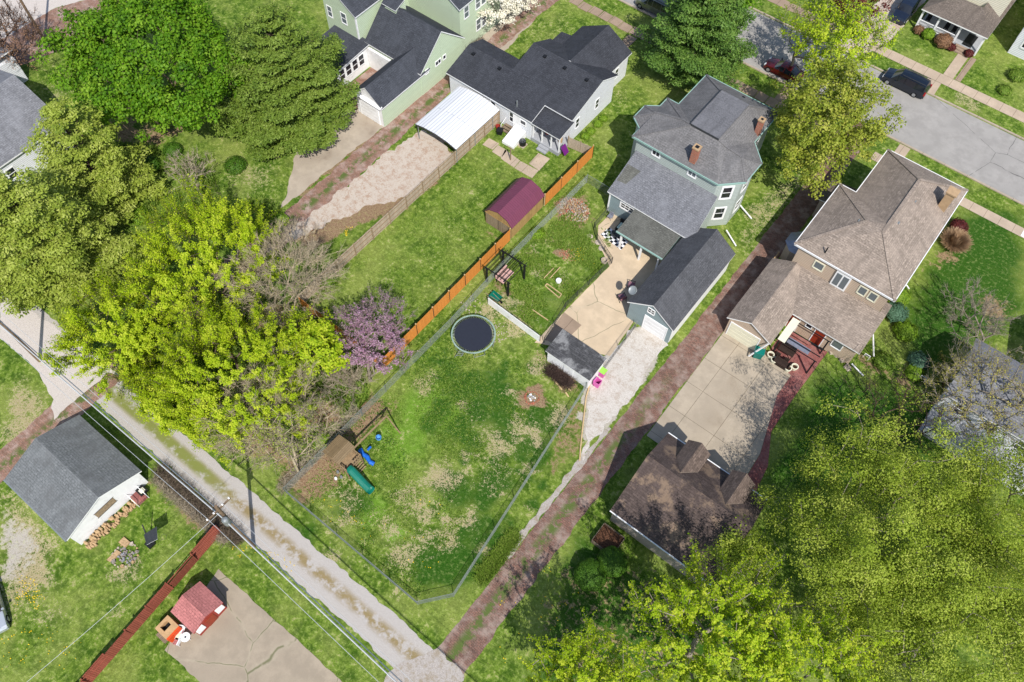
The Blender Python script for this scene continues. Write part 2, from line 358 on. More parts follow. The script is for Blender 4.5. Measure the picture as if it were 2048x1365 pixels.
# street verges
paint('dry',[(1470,420),(1580,340),(1620,360),(1560,440),(1500,520)],.55,2); paint('dry',[(1210,130),(1260,150),(1250,230),(1215,240)],.4,2)
paint('dry',[(1900,180),(1960,200),(1970,235),(1900,205)],.6,.8); paint('dry',[(1020,60),(1120,20),(1180,60),(1060,110)],.35,2)
paint('dirt',[(1340,200),(1470,150),(1530,200),(1480,190),(1380,150)],.3,1)
paint('dirt',[(910,50),(990,30),(1010,60),(930,95)],.7,1)
m=Mat('grass_ground',.95,.1)
nA=m.noise(.22,4); nB=m.noise(1.1,5,rough=.65); nC=m.noise(3,5,rough=.75); nD=m.noise(8,4,rough=.8)
col=m.mix(m.rng(m.math('ADD',m.math('MULTIPLY',nB,.6),m.math('MULTIPLY',nC,.4)),.4,.6),C(66,98,24),C(122,150,52)); col=m.mix(m.rng(nA,.4,.7,0,.6),col,C(160,170,88))
def am(k,lo=.45,hi=.75,w=.8,w2=.35,w3=0):
    a=m.attr(k); v=m.math('ADD',a,m.math('MULTIPLY',m.math('SUBTRACT',nC,.5),w)); v=m.math('ADD',v,m.math('MULTIPLY',m.math('SUBTRACT',nB,.5),w2*2))
    if w3: v=m.math('ADD',v,m.math('MULTIPLY',m.math('SUBTRACT',nD,.5),w3))
    return m.rng(v,lo,hi)
col=m.mix(am('pale',.3,.9),col,C(116,156,50))
base=m.math('ADD',m.math('MULTIPLY',m.math('SUBTRACT',nB,.5),.9),m.math('ADD',m.math('MULTIPLY',nC,.7),m.math('MULTIPLY',nD,.4))); col=m.mix(m.rng(base,.64,.74,0,.5),col,C(202,188,140))
col=m.mix(am('lush_shade',.3,.85,1.0,.4),col,m.mix(m.rng(nD,.35,.65),C(34,74,14),C(66,112,30)))
col=m.mix(am('dry',.52,.7,1.6,.4,2.2),col,m.mix(m.rng(nD,.35,.65),C(150,132,90),C(212,196,160)))
col=m.mix(am('dirt',.4,.72,1.7,.6),col,m.mix(m.rng(nD,.35,.65),C(112,84,62),C(190,160,130)))
col=m.mix(am('grav',.4,.6,.9),col,m.mix(m.rng(nD,.35,.65),C(165,155,142),C(225,216,205)))
col=m.mix(m.rng(nD,.48,.64,0,.38),col,mul(C(48,62,18),1),'MIX'); 
col=m.mix(m.rng(nC,.48,.7,0,.6),col,m.mix(.5,col,C(200,210,130)))
hh=m.math('ADD',nC,m.math('MULTIPLY',nD,.6)); m.bump(hh,.7,.12)
m.color(col); M['ground']=m.m
idx=np.arange(nx_*ny_).reshape(nx_,ny_)
Fq=np.stack([idx[:-1,:-1],idx[1:,:-1],idx[1:,1:],idx[:-1,1:]],-1).reshape(-1,4)
Zg=(fbm(GX*.25,GY*.25)-.5)*0
V=np.stack([GX,GY,np.zeros_like(GX)-.004],-1).reshape(-1,3)
tag(npmesh('ground',V,Fq,M['ground'],attrs={k:a.ravel() for k,a in att.items()}),kind='structure')
# ---------------------------------------------------------------- paved surfaces
def sheet(name,poly,z,mat,jag=.12,px=False,step=.35):
    if px: poly=world_poly(poly)
    A=sum(poly[i][0]*poly[(i+1)%len(poly)][1]-poly[(i+1)%len(poly)][0]*poly[i][1] for i in range(len(poly)))
    if A<0: poly=poly[::-1]
    pts=[]
    for i in range(len(poly)):
        a=np.array(poly[i]);b=np.array(poly[(i+1)%len(poly)]); L=np.linalg.norm(b-a); n=max(1,int(L/step)) if jag else 1
        nrm=np.array([(b-a)[1],-(b-a)[0]])/(L+1e-9)
        for k in range(n):
            p=a+(b-a)*k/n; j=(vn(np.array(p[0]*1.3),np.array(p[1]*1.3))-.5)*2*jag+(rnd.random()-.5)*jag*.9
            pts.append(tuple(p+nrm*float(j))+(z,))
    mb=MB(); mb.poly(pts,mat); return tag(mb.build(name,uv=False),kind='structure')
def slabbox(name,poly,z,mat,px=False):
    if px: poly=world_poly(poly)
    mb=MB(); mb.prism(poly,-.02,z,mat); return tag(mb.build(name),kind='structure')
def paver(name,c1,c2,mort,green=0,w=.3,h=.16,rot=0,pale=C(196,176,166)):
    m=Mat(name,.92,.12); col,f=m.brick(c1,c2,mort,w,h,.014,uv=False,rot=rot)
    n=m.noise(.8,5,rough=.7); col=m.mix(m.rng(n,.42,.7,0,.75),col,pale); n2=m.noise(1.7,4,rough=.7)
    col=m.mix(m.rng(n2,.5,.75,0,.55),col,C(110,82,72)); n4=m.noise(14,3); col=m.mix(m.rng(n4,.45,.7,0,.35),col,pale)
    if green:
        n3=m.noise(.9,5,rough=.75); x=m.n.new('ShaderNodeSeparateXYZ'); m.link(m.coord(),x.inputs[0])
        d=m.math('ABSOLUTE',m.math('ADD',x.outputs[0],-green)); a=m.rng(d,.1,.75,1,0)
        a=m.math('MULTIPLY',a,m.rng(n3,.45,.55)); a=m.math('MULTIPLY',a,m.rng(x.outputs[1],26,40,1,0) if green>-20 else 1.0); col=m.mix(a,col,C(96,112,58))
    m.bump(f,.5,.02); return m.color(col)
M['brick1']=paver('alley_brick',C(146,106,92),C(112,84,74),C(92,80,70),-9.1,pale=C(178,160,148))
M['brick2']=paver('back_alley_brick',C(166,124,106),C(134,100,84),C(120,102,86),-48.7)
M['brick3']=paver('patio_brick',C(170,98,92),C(140,80,78),C(120,85,80),0,.22,.11,R(45),pale=C(176,130,122))
def gravel(name,a,b,dk,patch=None,sc=26):
    m=Mat(name,.95,.1); n=m.noise(sc,3,rough=.8); col=m.mix(m.rng(n,.35,.65),a,b); n2=m.noise(7,4,rough=.7); col=m.mix(m.rng(n2,.5,.72,0,.5),col,dk)
    n3=m.noise(1.3,6,rough=.75)
    if patch: col=m.mix(m.rng(m.math('ADD',n3,m.math('MULTIPLY',n2,.3)),.6,.8,0,.6),col,patch)
    m.bump(n,.6,.03); return m.color(col)
M['gravel']=gravel('alley_gravel',C(160,152,146),C(206,198,190),C(128,118,106),C(150,132,100))
# gravel alley with a grassy crown down its middle
def alleymat():
    m=Mat('gravel_track',.95,.1); n=m.noise(24,3,rough=.8); col=m.mix(m.rng(n,.35,.65),C(160,154,148),C(212,205,198))
    n2=m.noise(1.1,5,rough=.7); x=m.n.new('ShaderNodeSeparateXYZ'); m.link(m.coord(),x.inputs[0])
    d=m.math('ABSOLUTE',m.math('ADD',x.outputs[1],-3.75)); a=m.math('MULTIPLY',m.rng(d,.1,.8,1,0),m.rng(n2,.4,.56)); 
    col=m.mix(a,col,m.mix(m.rng(n,.4,.6),C(128,120,78),C(172,148,112))); a2=m.math('MULTIPLY',m.rng(x.outputs[0],-36,-30,1,0),m.rng(d,.2,.75,1,0)); col=m.mix(m.math('MULTIPLY',a2,m.rng(n2,.3,.5)),col,C(134,140,76))
    m.bump(n,.5,.03); return m.color(col)
M['track']=alleymat()
M['whitegravel']=gravel('white_gravel',C(196,186,178),C(222,213,205),C(172,162,150))
M['palegravel']=gravel('pale_gravel',C(196,184,172),C(214,200,184),C(160,136,116),C(166,128,100),22)
def conc(name,c,joint=None,w=3,h=3,stain=C(120,108,95),crack=0,amt=.5,off=0.0,cw=1.0,cc=C(88,92,52)):
    m=Mat(name,.9,.15); n=m.noise(.7,6,rough=.65); col=m.mix(m.rng(n,.35,.7),mul(c,.86),mul(c,1.1)); n2=m.noise(16,3); col=m.mix(m.rng(n2,.4,.7,0,.25),col,mul(c,.75))
    n3=m.noise(.35,4); col=m.mix(m.rng(n3,.5,.8,0,amt),col,stain)
    if joint:
        jc,jf=m.brick((1,1,1,1),(1,1,1,1),(.42,.4,.36,1),w,h,.022,uv=False,off=off); col=m.mix(1.0,col,jc,'MULTIPLY')
    if crack:
        v=m.n.new('ShaderNodeTexVoronoi'); v.feature='DISTANCE_TO_EDGE'; v.inputs['Scale'].default_value=crack
        mp=m.n.new('ShaderNodeMixRGB'); mp.inputs[0].default_value=.25; m.link(m.coord(),mp.inputs[1]); nn=m.n.new('ShaderNodeTexNoise'); nn.inputs['Scale'].default_value=.8; m.link(m.coord(),nn.inputs['Vector']); m.link(nn.outputs['Color'],mp.inputs[2])
        m.link(mp.outputs[0],v.inputs['Vector']); n5=m.noise(.5,3)
        e=m.math('MULTIPLY',m.rng(v.outputs['Distance'],.0,.014*cw,1,0),m.rng(n5,.38,.5)); col=m.mix(e,col,cc)
        if cw!=.22: col=m.mix(m.rng(v.outputs['Distance'],.0,.04*cw,.2,0),col,C(206,196,170))
    return m.color(col)
M['asphalt']=conc('street_asphalt',C(172,168,163),None,stain=C(138,136,132),amt=.5,crack=.11,cw=.22,cc=C(96,94,92))
M['walk']=conc('sidewalk_concrete',C(200,180,158),True,1.5,50,amt=.3)
M['walkold']=conc('old_sidewalk',C(172,150,130),True,1.4,50,stain=C(110,98,78),amt=.6)
M['drive']=conc('driveway_concrete',C(220,198,168),None,stain=C(176,154,126),amt=.4,crack=.13,cw=.25)
M['pad']=conc('pad_concrete',C(188,174,154),True,3.0,3.05,stain=C(132,118,100),amt=.7)
M['tan']=conc('tan_concrete',C(190,176,158),None,stain=C(126,110,96),amt=.8)
M['oldslab']=conc('cracked_slab',C(176,162,142),None,stain=C(136,122,108),amt=.6,crack=.27,cw=.8)
M['curb']=conc('curb_concrete',C(190,175,155),True,2.5,50,amt=.3)
sheet('road',[(-300,75.9),(300,75.9),(300,84.4),(-300,84.4)],.004,'asphalt',0)
for y0,y1 in ((75.6,75.82),(84.5,84.72)): 
    mb=MB(); mb.box(-300,-11,y0,y1,-.02,.1,'curb') if y0<80 else mb.box(-300,-18.6,y0,y1,-.02,.1,'curb'); 
    mb.box(-7.2 if y0<80 else -14.6,300,y0,y1,-.02,.1,'curb'); tag(mb.build('kerb'),kind='structure')
sheet('sidewalk',[(-14.5,87),(300,87),(300,88.5),(-14.5,88.5)],.03,'walk',0)
sheet('sidewalk',[(-300,87.1),(-17.6,87.1),(-17.6,88.5),(-300,88.5)],.03,'walkold',.06)
sheet('sidewalk',[(-6.6,71.5),(300,71.5),(300,72.75),(-6.6,72.75)],.03,'walk',0)
# heaved slabs of the old walk by the white house
mb=MB(); x=-46.6
while x<-12:
    w=1.25+rnd.random()*.5; y=71.5+rnd.uniform(-.12,.12); t=rnd.uniform(-.03,.03)
    mb.prism([(x+.04,y+t),(x+w-.04,y-t),(x+w-.05+t,y+1.25-t),(x+.06,y+1.3+t)],-.02,.045+rnd.random()*.03,'walkold'); x+=w
tag(mb.build('sidewalk'),kind='structure')
slabbox('walkway',[(-19.0,72.9),(-18.0,72.9),(-17.8,75.5),(-19.1,75.5)],.03,'walkold'); slabbox('walkway',[(-37.6,66),(-36.4,66),(-36.4,71.3),(-37.6,71.3)],.03,'walkold')
slabbox('walkway',[(-5.0,72.9),(-3.8,72.9),(-3.8,75.5),(-5.0,75.5)],.03,'walk'); slabbox('walkway',[(-7.0,84.8),(-5.2,84.8),(-5.3,86.95),(-6.9,86.95)],.03,'walk')
slabbox('walkway',[(-5.75,88.55),(-4.55,88.55),(-4.6,93.3),(-5.8,93.3)],.03,'walk'); slabbox('walkway',[(-4.35,88.6),(-3.7,88.6),(-3.7,93.3),(-4.35,93.3)],.03,'walkold')
slabbox('walkway',[(9.9,71.6),(12,71.6),(12,75.5),(9.9,75.5)],.04,'white')
sheet('driveway',[(-17.8,84.8),(-14.9,84.8),(-13,89),(-12.6,104),(-17,104),(-17.4,89)],.02,'palegravel',.1)
sheet('brick_alley',[(-10.4,5.0),(-7.65,5.0),(-7.8,43),(-8.0,75.7),(-10.5,75.7),(-10.3,43)],.006,'brick1',.1)
sheet('gravel_alley',[(-60,2.25),(-9.9,2.25),(-9.9,5.1),(-47.2,5.1),(-60,5.1)],.004,'track',.16)
sheet('junction',[(-12.5,-16),(-7.4,-16),(-7.5,5.1),(-10.4,5.3),(-12,2.4)],.010,'gravel',.2)
sheet('gravel_verge',[(-11.0,14),(-10.4,14),(-10.4,28.5),(-10.8,28.5)],.008,'gravel',.15)
sheet('back_alley',[(-50.0,-30),(-47.7,-30),(-47.5,5),(-46.9,26),(-47.4,36),(-48.0,56),(-47.6,75.7),(-49.8,75.7),(-50,56),(-50,36),(-49.9,26),(-50.3,0)],.008,'brick2',.14)
sheet('white_lot',[(0,590),(0,675),(75,742),(105,800),(108,840),(215,745),(240,752),(90,640)],.014,'whitegravel',.15,px=True)
sheet('white_lot',[(-63.5,0.9),(-130,-1),(-130,4.5),(-63.5,3.9)],.014,'whitegravel',.15)
sheet('back_alley',[(-96,18),(-94,14.5),(-89.2,20.5),(-84,38),(-88.5,42),(-93.5,32)],.006,'brick2',.1)
sheet('white_lot',[(-94,18),(-120,20),(-120,60),(-86,60),(-88.5,42),(-93.5,32)],.010,'whitegravel',.1)
sheet('driveway',[(-20.9,31.2),(-14.6,34.4),(-15.0,38.9),(-15.8,49),(-20.4,49),(-24.0,48.1),(-24.1,46),(-23.0,44.3),(-20.4,42.6)],.016,'drive',.03)
slabbox('patio',[(1128,625),(1163,651),(1120,693),(1090,680)],.03,'walkold',px=True)
M['dgravel']=gravel('light_gravel',C(190,182,172),C(230,224,216),C(160,148,132),C(176,160,142),20)
sheet('gravel_driveway',[(1270,655),(1290,650),(1338,690),(1300,735),(1250,815),(1185,880),(1163,920),(1172,850),(1180,770),(1208,715)],.012,'dgravel',.25,px=True)
slabbox('concrete_pad',[(-7.75,43.35),(-7.6,29.9),(1.2,29.9),(1.0,34.6),(-.6,40.5),(-.6,43.0),(-3.8,43.9),(-4,43.3)],.02,'pad')
slabbox('brick_path',[(-.58,40.4),(1.02,34.6),(1.25,30.1),(2.6,30.1),(2.1,34),(.75,37),(.7,41.4),(.9,47.3),(-3.4,47.3),(-3.4,43.8),(-.58,43.0)],.03,'brick3')
sheet('tan_driveway',[(-54.6,42.6),(-50.1,42.6),(-50.3,37),(-50.4,30),(-50.6,27.6),(-52,30),(-56.5,36)],.010,'tan',.15)
sheet('tan_driveway',[(-52,56.5),(-47,57),(-47.4,62),(-48.5,72),(-50.4,72),(-52,66)],.004,'tan',.2)
sheet('gravel_parking',[(880,275),(905,310),(880,345),(810,395),(740,415),(660,445),(590,480),(575,470),(620,432),(700,368),(750,327),(800,287),(845,262)],.018,'palegravel',.35,px=True)
sheet('concrete_slab',[(437,1138),(600,1285),(700,1380),(500,1450),(395,1360),(330,1300),(360,1250)],.014,'oldslab',.06,px=True)
for p in [((978,277),(998,288),(985,300),(965,290)),((996,291),(1014,302),(1003,316),(984,304)),((1010,300),(1040,322),(1028,336),(1002,318)),((1041,323),(1077,342),(1064,357),(1029,337)),((1077,307),(1100,318),(1078,342),(1058,328))]: 
    tag(slabbox('paving_slab',[(x,y) for x,y in p],.04,'walk',px=True))
# ================================================================ BUILDINGS
M['sh_dark']=shingle('charcoal_shingle',C(68,70,76),.2)
M['sh_green']=shingle('slate_grey_shingle',C(74,77,84),.2)
M['sh_deck']=shingle('deck_membrane',C(116,116,120),.04,2,.9)
M['sh_teal']=shingle('grey_shingle',C(124,122,122),.12,.5,.22,stain=C(98,97,98),stainamt=.35)
M['sh_lean']=shingle('blue_grey_shingle',C(128,129,134),.16,.3,.2)
M['sh_patio']=shingle('olive_grey_shingle',C(108,108,102),.16)
M['sh_garage']=shingle('garage_shingle',C(92,93,97),.2)
M['sh_brown']=shingle('brown_shingle',C(158,144,132),.24,.42,.19)
M['sh_darkbrown']=shingle('dark_brown_shingle',C(92,80,76),.28,.42,.2,stain=C(150,128,108),stainamt=.75)
M['sh_dormer']=shingle('dormer_shingle',C(112,98,90),.3,.42,.2)
M['sh_ll']=shingle('worn_grey_shingle',C(122,125,126),.12,.36,.2,stain=C(100,100,100),stainamt=.4)
M['sh_far']=shingle('pale_grey_shingle',C(132,133,138),.2)
M['sh_red']=shingle('faded_red_shingle',C(192,124,120),.12,.3,.2)
M['sh_porch']=shingle('taupe_shingle',C(118,108,100),.2)
M['sh_old']=shingle('patchy_old_shingle',C(84,84,86),.34,.5,.16,stain=C(146,146,146),stainamt=.9)
M['w_teal']=siding('pale_teal_siding',C(192,202,196)); M['w_garage']=siding('blue_grey_siding',C(150,168,172)); M['w_white']=siding('white_siding',C(232,234,238,.85))
M['w_green']=siding('mint_green_siding',C(204,220,190,.82)); M['w_tan']=siding('tan_siding',C(210,188,166)); M['w_whiteplain']=M['white']; M['w_dark']=siding('beige_siding',C(180,168,156)); M['w_cream']=siding('cream_siding',C(232,226,204,.85))
M['tealtrim']=plain('pale_green_trim',C(158,192,182),.5,.3,.05); M['cream']=plain('cream_door',C(226,222,198,.85),.5,.3,.04,2); M['reddoor']=plain('red_brown_door',C(150,52,28),.4,.4,.15,4)
M['deck']=plain('grey_deck',C(170,172,176),.7,.2,.06); M['silver']=plain('silver_roof_metal',C(176,178,190,.7),.35,.6,.12,3,metal=.5)
def ribs(name,c,w=.25,var=.06,dark=.7,rot=R(90)):
    m=Mat(name,.5,.4); col,f=m.brick(mul(c,1-var),mul(c,1+var),mul(c,dark),60,w,.03,rot=rot); n=m.noise(1.2,4); col=m.mix(m.rng(n,.5,.8,0,.25),col,mul(c,.78)); m.bump(f,.5,.03); return m.color(col)
M['whiteribs']=ribs('white_corrugated_metal',C(226,228,232,.8),.36,.04,.55,0)
M['maroon']=ribs('maroon_ribbed_metal',C(122,62,84),.24,.05,.75)
# ---- blue grey garage
gr=empty('detached_garage',(-13.5,44,0),'blue grey gabled garage with a white garage door beside the brick alley','garage')
w_,rf=gable(gr,-16,-11,38.6,49.5,2.75,4.55,'y','w_garage','sh_garage',.22)
door(gr,'S',-12.85,0,38.82,2.3,2.15,'white',name='garage_door',panels=4); window(gr,'S',-13.6,3.25,38.82,.6,.6,2,2)
MB().box(-11.21,-11.17,38.9,49.2,.1,2.5,'white').build('side_panel',gr)
dish=empty('satellite_dish',(-16.1,39.7,2.8),'pale satellite dish on the front corner of the blue grey garage roof','satellite dish')
mb=MB(); c0=Vector((-16.15,39.65,3.25)); mb.lathe((0,0,0),[(0.02,0),(.2,.02),(.36,.07),(.42,.13),(.425,.14),(.37,.09),(.2,.04),(.0,.03)],'galv',18)
rm=Matrix.Translation(c0)@Matrix.Rotation(R(35),4,'X')@Matrix.Rotation(R(-10),4,'Y'); mb.v=[tuple(rm@Vector(p)) for p in mb.v]; mb.build('dish_bowl',dish,smooth=True)
MB().cyl((-15.9,39.8,2.75),(-16.12,39.68,3.2),.03,.03,'galv').build('bracket',dish)
# ---- teal two storey house
th=empty('two_storey_house',(-20,57,0),'pale teal two storey house with a hipped grey roof and flat deck on top','house')
A=(-21,55.3,8.7);B=(-18,55.3,8.7);Cc=(-18,60.9,8.7);E_=(-21,60.9,8.7)
z=6.9
def e(x,y): return (x,y,z)
T=(-15.3,55.5,7.95);Rr=(-17.1,55.5,8.15);V_=(-24.9,55.4,7.75);A2=(-22.0,55.6,8.45)
fac=[[e(-24.1,63.9),e(-15.6,63.9),Cc,E_],[e(-25.3,52.1),e(-15.6,52.1),B,A],[e(-25.3,52.1),A,A2],[e(-15.6,52.1),Rr,B],[e(-15.6,52.1),e(-13.7,54.0),T],[e(-15.6,52.1),T,Rr],
 [e(-13.7,54.0),e(-13.7,57.0),T],[e(-13.7,57.0),e(-15.6,58.9),T],[e(-15.6,58.9),Rr,T],[e(-15.6,58.9),e(-15.6,63.9),Cc],[e(-15.6,58.9),Cc,B],[e(-15.6,58.9),B,Rr],
 [e(-24.1,63.9),E_,A,e(-24.1,58.6)],[e(-24.1,58.6),A,A2],[e(-24.1,58.6),A2,e(-25.4,58.6)],[e(-25.4,58.6),A2,V_,e(-25.4,57.2)],[e(-25.4,57.2),V_,e(-26.6,56.3)],[e(-26.6,56.3),V_,e(-26.6,54.3)],[e(-26.6,54.3),V_,e(-25.3,53.4)],[e(-25.3,53.4),V_,A2,e(-25.3,52.1)]]
mb=MB()
for f in fac: 
    n=Vector((0,0,0)); q=[Vector(p) for p in f]
    for i in range(len(q)): n+=q[i].cross(q[(i+1)%len(q)])
    mb.poly(f if n.z>0 else f[::-1],'sh_teal')
ev=[(-24.1,63.9),(-24.1,58.6),(-25.4,58.6),(-25.4,57.2),(-26.6,56.3),(-26.6,54.3),(-25.3,53.4),(-25.3,52.1),(-15.6,52.1),(-13.7,54),(-13.7,57),(-15.6,58.9),(-15.6,63.9)]
for i in range(len(ev)):
    a=ev[i];b=ev[(i+1)%len(ev)]; mb.poly([(*a,z),(*a,z-.2),(*b,z-.2),(*b,z)][::-1],'tealtrim')
mb.poly([(*p,z-.2) for p in ev],'tealtrim')
for i in range(len(ev)):
    a=Vector((*ev[i],z+.01));b=Vector((*ev[(i+1)%len(ev)],z+.01)); mb.beam(a,b,.08,.06,'tealtrim')
trf=mb.build('roof',th)
mb=MB(); mb.box(-21.05,-17.95,55.25,60.95,8.55,8.82,'sh_deck'); mb.box(-21.1,-21.04,55.2,61,8.5,8.86,'darkmetal'); mb.box(-21.1,-17.9,55.19,55.24,8.5,8.86,'darkmetal'); mb.build('roof_deck',trf)
# ridge caps
mb=MB()
for a,b in ((A,e(-25.3,52.1)),(B,Rr),(Rr,T),(T,e(-13.7,54)),(T,e(-13.7,57)),(Cc,e(-15.6,63.9)),(E_,e(-24.1,63.9)),(A,A2),(A2,V_),(A2,e(-25.4,58.6)),(V_,e(-26.6,56.3)),(V_,e(-26.6,54.3))): mb.beam(Vector(a)+Vector((0,0,.02)),Vector(b)+Vector((0,0,.02)),.25,.05,'sh_teal'); mb.build('ridge_cap',trf); mb=MB()

def ins(p,c=(-20,57.5),k=.38): 
    v=Vector((c[0]-p[0],c[1]-p[1])); return (p[0]+(k if v.x>0 else -k)*1.0,p[1]+(k if v.y>0 else -k)*1.0)
wp=[(-23.7,63.5),(-23.7,58.2),(-25.0,58.2),(-25.0,57.0),(-26.2,56.1),(-26.2,54.5),(-24.9,53.6),(-24.9,52.5),(-15.8,52.5),(-14.1,54.2),(-14.1,56.8),(-16,58.7),(-16,63.5)]
MB().prism(wp,0,z-.19,'w_teal').build('wall',th)
window(th,'S',-22.6,6.05,52.5,.75,.62,2,1,fw=.14); window(th,'S',-18.5,6.0,52.5,.75,.55,2,1,'glass2',fw=.14)
s2=1/math.sqrt(2)
for zc,pn in ((5.1,'glass'),(2.0,'glass')): window(th,(s2,-s2),(-14.95,53.35),zc,None,.85,1.5,1,2,pn,fw=.2)
window(th,'E',55.5,5.0,-14.1,.9,1.4,1,2,fw=.15); window(th,'E',55.5,1.9,-14.1,.9,1.4,1,2,fw=.15); window(th,'E',61,4.8,-16,.9,1.4,1,2); window(th,'W',55.3,4.8,-26.2,.8,1.4,1,2)
for (px,py,h) in ((1407,213,7.9),(1365,263,7.7),(1486,197,7.5),(1483,251,7.8),(1436,305,7.7)): p=g(px,py,h); vent(trf,p.x,p.y,h,s=.3)
def chimney(root,x,y,zb,zt,w,d,m,pots=0):
    mb=MB(); mb.box(x-w/2,x+w/2,y-d/2,y+d/2,zb,zt,m); mb.box(x-w/2-.05,x+w/2+.05,y-d/2-.05,y+d/2+.05,zt-.12,zt+.04,'chimtan'); mb.box(x-w/2+.12,x+w/2-.12,y-d/2+.12,y+d/2-.12,zt+.04,zt+.06,'black'); o=mb.build('chimney',root); return o
p=g(1388,317,7.6); chimney(trf,p.x,p.y,7.2,9.1,.6,.6,'chimbrick')
p=g(1516,262,7.4); ch=chimney(trf,p.x,p.y,7.0,8.9,.5,.5,'chimbrick'); MB().cyl((p.x,p.y,8.95),(p.x,p.y,9.35),.1,.1,'galv').cyl((p.x,p.y,9.35),(p.x,p.y,9.5),.2,.06,'galv').build('flue_cap',ch)
# rear wing
mb=MB(); mb.slab([(-24.75,47.9,3.05),(-14.95,47.9,3.05),(-15.35,52.48,5.0),(-24.75,52.48,5.0)],.15,'sh_lean','whitetrim'); lr=mb.build('lower_roof',th)
mb=MB(); c1=Vector((-24.7,49.3,0)); 
def lz(y): return 3.05+(y-47.9)*.4258
mb.poly([(-24.6,49.2,lz(49.2)+.02),(-23.6,49.3,lz(49.3)+.02),(-23.1,51.0,lz(51)+.02),(-24.6,51.0,lz(51)+.02)],'sh_patio'); mb.build('shingle_patch',lr)
mb=MB(); mb.poly([(-24.5,48.15,0),(-15.4,48.15,0),(-15.4,48.15,lz(48.15)-.17),(-24.5,48.15,lz(48.15)-.17)],'w_garage'); 
for x,fl in ((-24.5,-1),(-15.4,1)): mb.poly([(x,48.15,0),(x,52.5,0),(x,52.5,lz(52.5)-.17),(x,48.15,lz(48.15)-.17)][::fl],'w_teal')
mb.build('wing_wall',th)
MB().box(-24.56,-24.42,48.09,48.2,0,3.0,'whitetrim').build('corner_trim',th); MB().box(-15.5,-15.35,48.09,48.2,0,3.0,'whitetrim').build('corner_trim',th)
window(th,'S',-22.4,2.05,48.15,1.4,.62,3,2,fw=.16)
door(th,'S',-19,0.1,48.15,.95,2.0,'white')
mb=MB(); mb.slab([(-21.4,44.75,2.6),(-16.15,44.75,2.6),(-16.15,47.75,3.02),(-21.4,47.75,3.02)],.1,'sh_patio','tealtrim'); mb.beam((-21.42,44.72,2.55),(-16.13,44.72,2.55),.1,.16,'tealtrim'); mb.build('patio_roof',th)
for x in (-20.9,-18.6,-16.6): MB().box(x-.09,x+.09,44.95,45.13,0,2.5,'white').build('porch_post',th)
MB().beam((-13.6,53.2,.5),(-11.9,52.4,.12),.12,.1,'white').build('downspout',th); MB().beam((-14.3,56.9,.5),(-12.4,56.3,.2),.12,.1,'white').build('downspout',th)
# ---- white bungalow
wh=empty('bungalow',(-38,56,0),'white one storey house with a charcoal shingle roof and small back porch','house')
def pz(y): return 5.2-(58.2-y)*.3
mb=MB(); t=.15
def fz(x,y,z_): return (x,y,z_)
yr=54.6; zr=pz(yr)
mb.slab([(-48,50.6,pz(50.6)),(-41.9,50.6,pz(50.6)),(-41.9,yr,zr),(-48,yr,zr)],t,'sh_dark','whitetrim')
mb.slab([(-48,yr,zr),(-41.9,yr,zr),(-41.9,56.9,3.3),(-48,56.9,3.3)],t,'sh_dark','whitetrim')
mb.slab([(-41.9,50.6,pz(50.6)),(-36.3,50.6,pz(50.6)),(-36.3,52.9,pz(52.9)),(-36.3,58.2,5.2),(-41.9,58.2,5.2)],t,'sh_dark','whitetrim')
mb.slab([(-36.3,52.9,pz(52.9)),(-32.75,52.9,pz(52.9)),(-32.75,58.2,5.2),(-36.3,58.2,5.2)],t,'sh_dark','whitetrim')
mb.slab([(-41.9,58.2,5.2),(-32.75,58.2,5.2),(-32.75,61.3,3.7),(-41.9,61.3,3.7)],t,'sh_dark','whitetrim')
mb.slab([(-40.6,58.4,3.3),(-37.2,58.4,5.22),(-37.2,65.6,5.22),(-40.6,65.6,3.3)],t,'sh_dark','whitetrim'); mb.slab([(-37.2,58.4,5.22),(-33.8,58.4,3.3),(-33.8,65.6,3.3),(-37.2,65.6,5.22)],t,'sh_dark','whitetrim')
mb.slab([(-42.2,61.3,2.8),(-40.2,61.3,3.1),(-40.2,63.9,3.1),(-42.2,63.9,2.8)],t,'sh_dark','whitetrim')
wr=mb.build('roof',wh)
mb=MB()
def wallpoly(pts): mb.poly(pts,'w_white')
for x,fl in ((-47.75,-1),): wallpoly([(x,50.85,0),(x,56.7,0),(x,56.7,3.15),(x,yr,zr-.18),(x,50.85,pz(50.85)-.18)][::fl])
wallpoly([(-47.75,50.85,0),(-36.5,50.85,0),(-36.5,50.85,pz(50.85)-.17),(-47.75,50.85,pz(50.85)-.17)])
wallpoly([(-36.5,50.85,0),(-36.5,53.15,0),(-36.5,53.15,pz(53.15)-.17),(-36.5,50.85,pz(50.85)-.17)])
wallpoly([(-36.5,53.15,0),(-33.0,53.15,0),(-33.0,53.15,pz(53.15)-.17),(-36.5,53.15,pz(53.15)-.17)])
wallpoly([(-33.0,53.15,0),(-33.0,61.05,0),(-33.0,61.05,3.6),(-33.0,58.2,5.02),(-33.0,53.15,pz(53.15)-.17)])
wallpoly([(-33.0,61.05,0),(-34.05,61.05,0),(-34.05,61.05,3.6),(-33.0,61.05,3.6)])
wallpoly([(-34.05,61.05,0),(-34.05,65.35,0),(-34.05,65.35,3.25),(-34.05,61.05,3.25)])
wallpoly([(-34.05,65.35,0),(-40.35,65.35,0),(-40.35,65.35,3.25),(-37.2,65.35,5.0),(-34.05,65.35,3.25)])
wallpoly([(-40.35,65.35,0),(-40.35,61.05,0),(-40.35,61.05,3.25),(-40.35,65.35,3.25)]); wallpoly([(-40.35,61.05,0),(-41.7,61.05,0),(-41.7,61.05,3.6),(-40.35,61.05,3.6)])
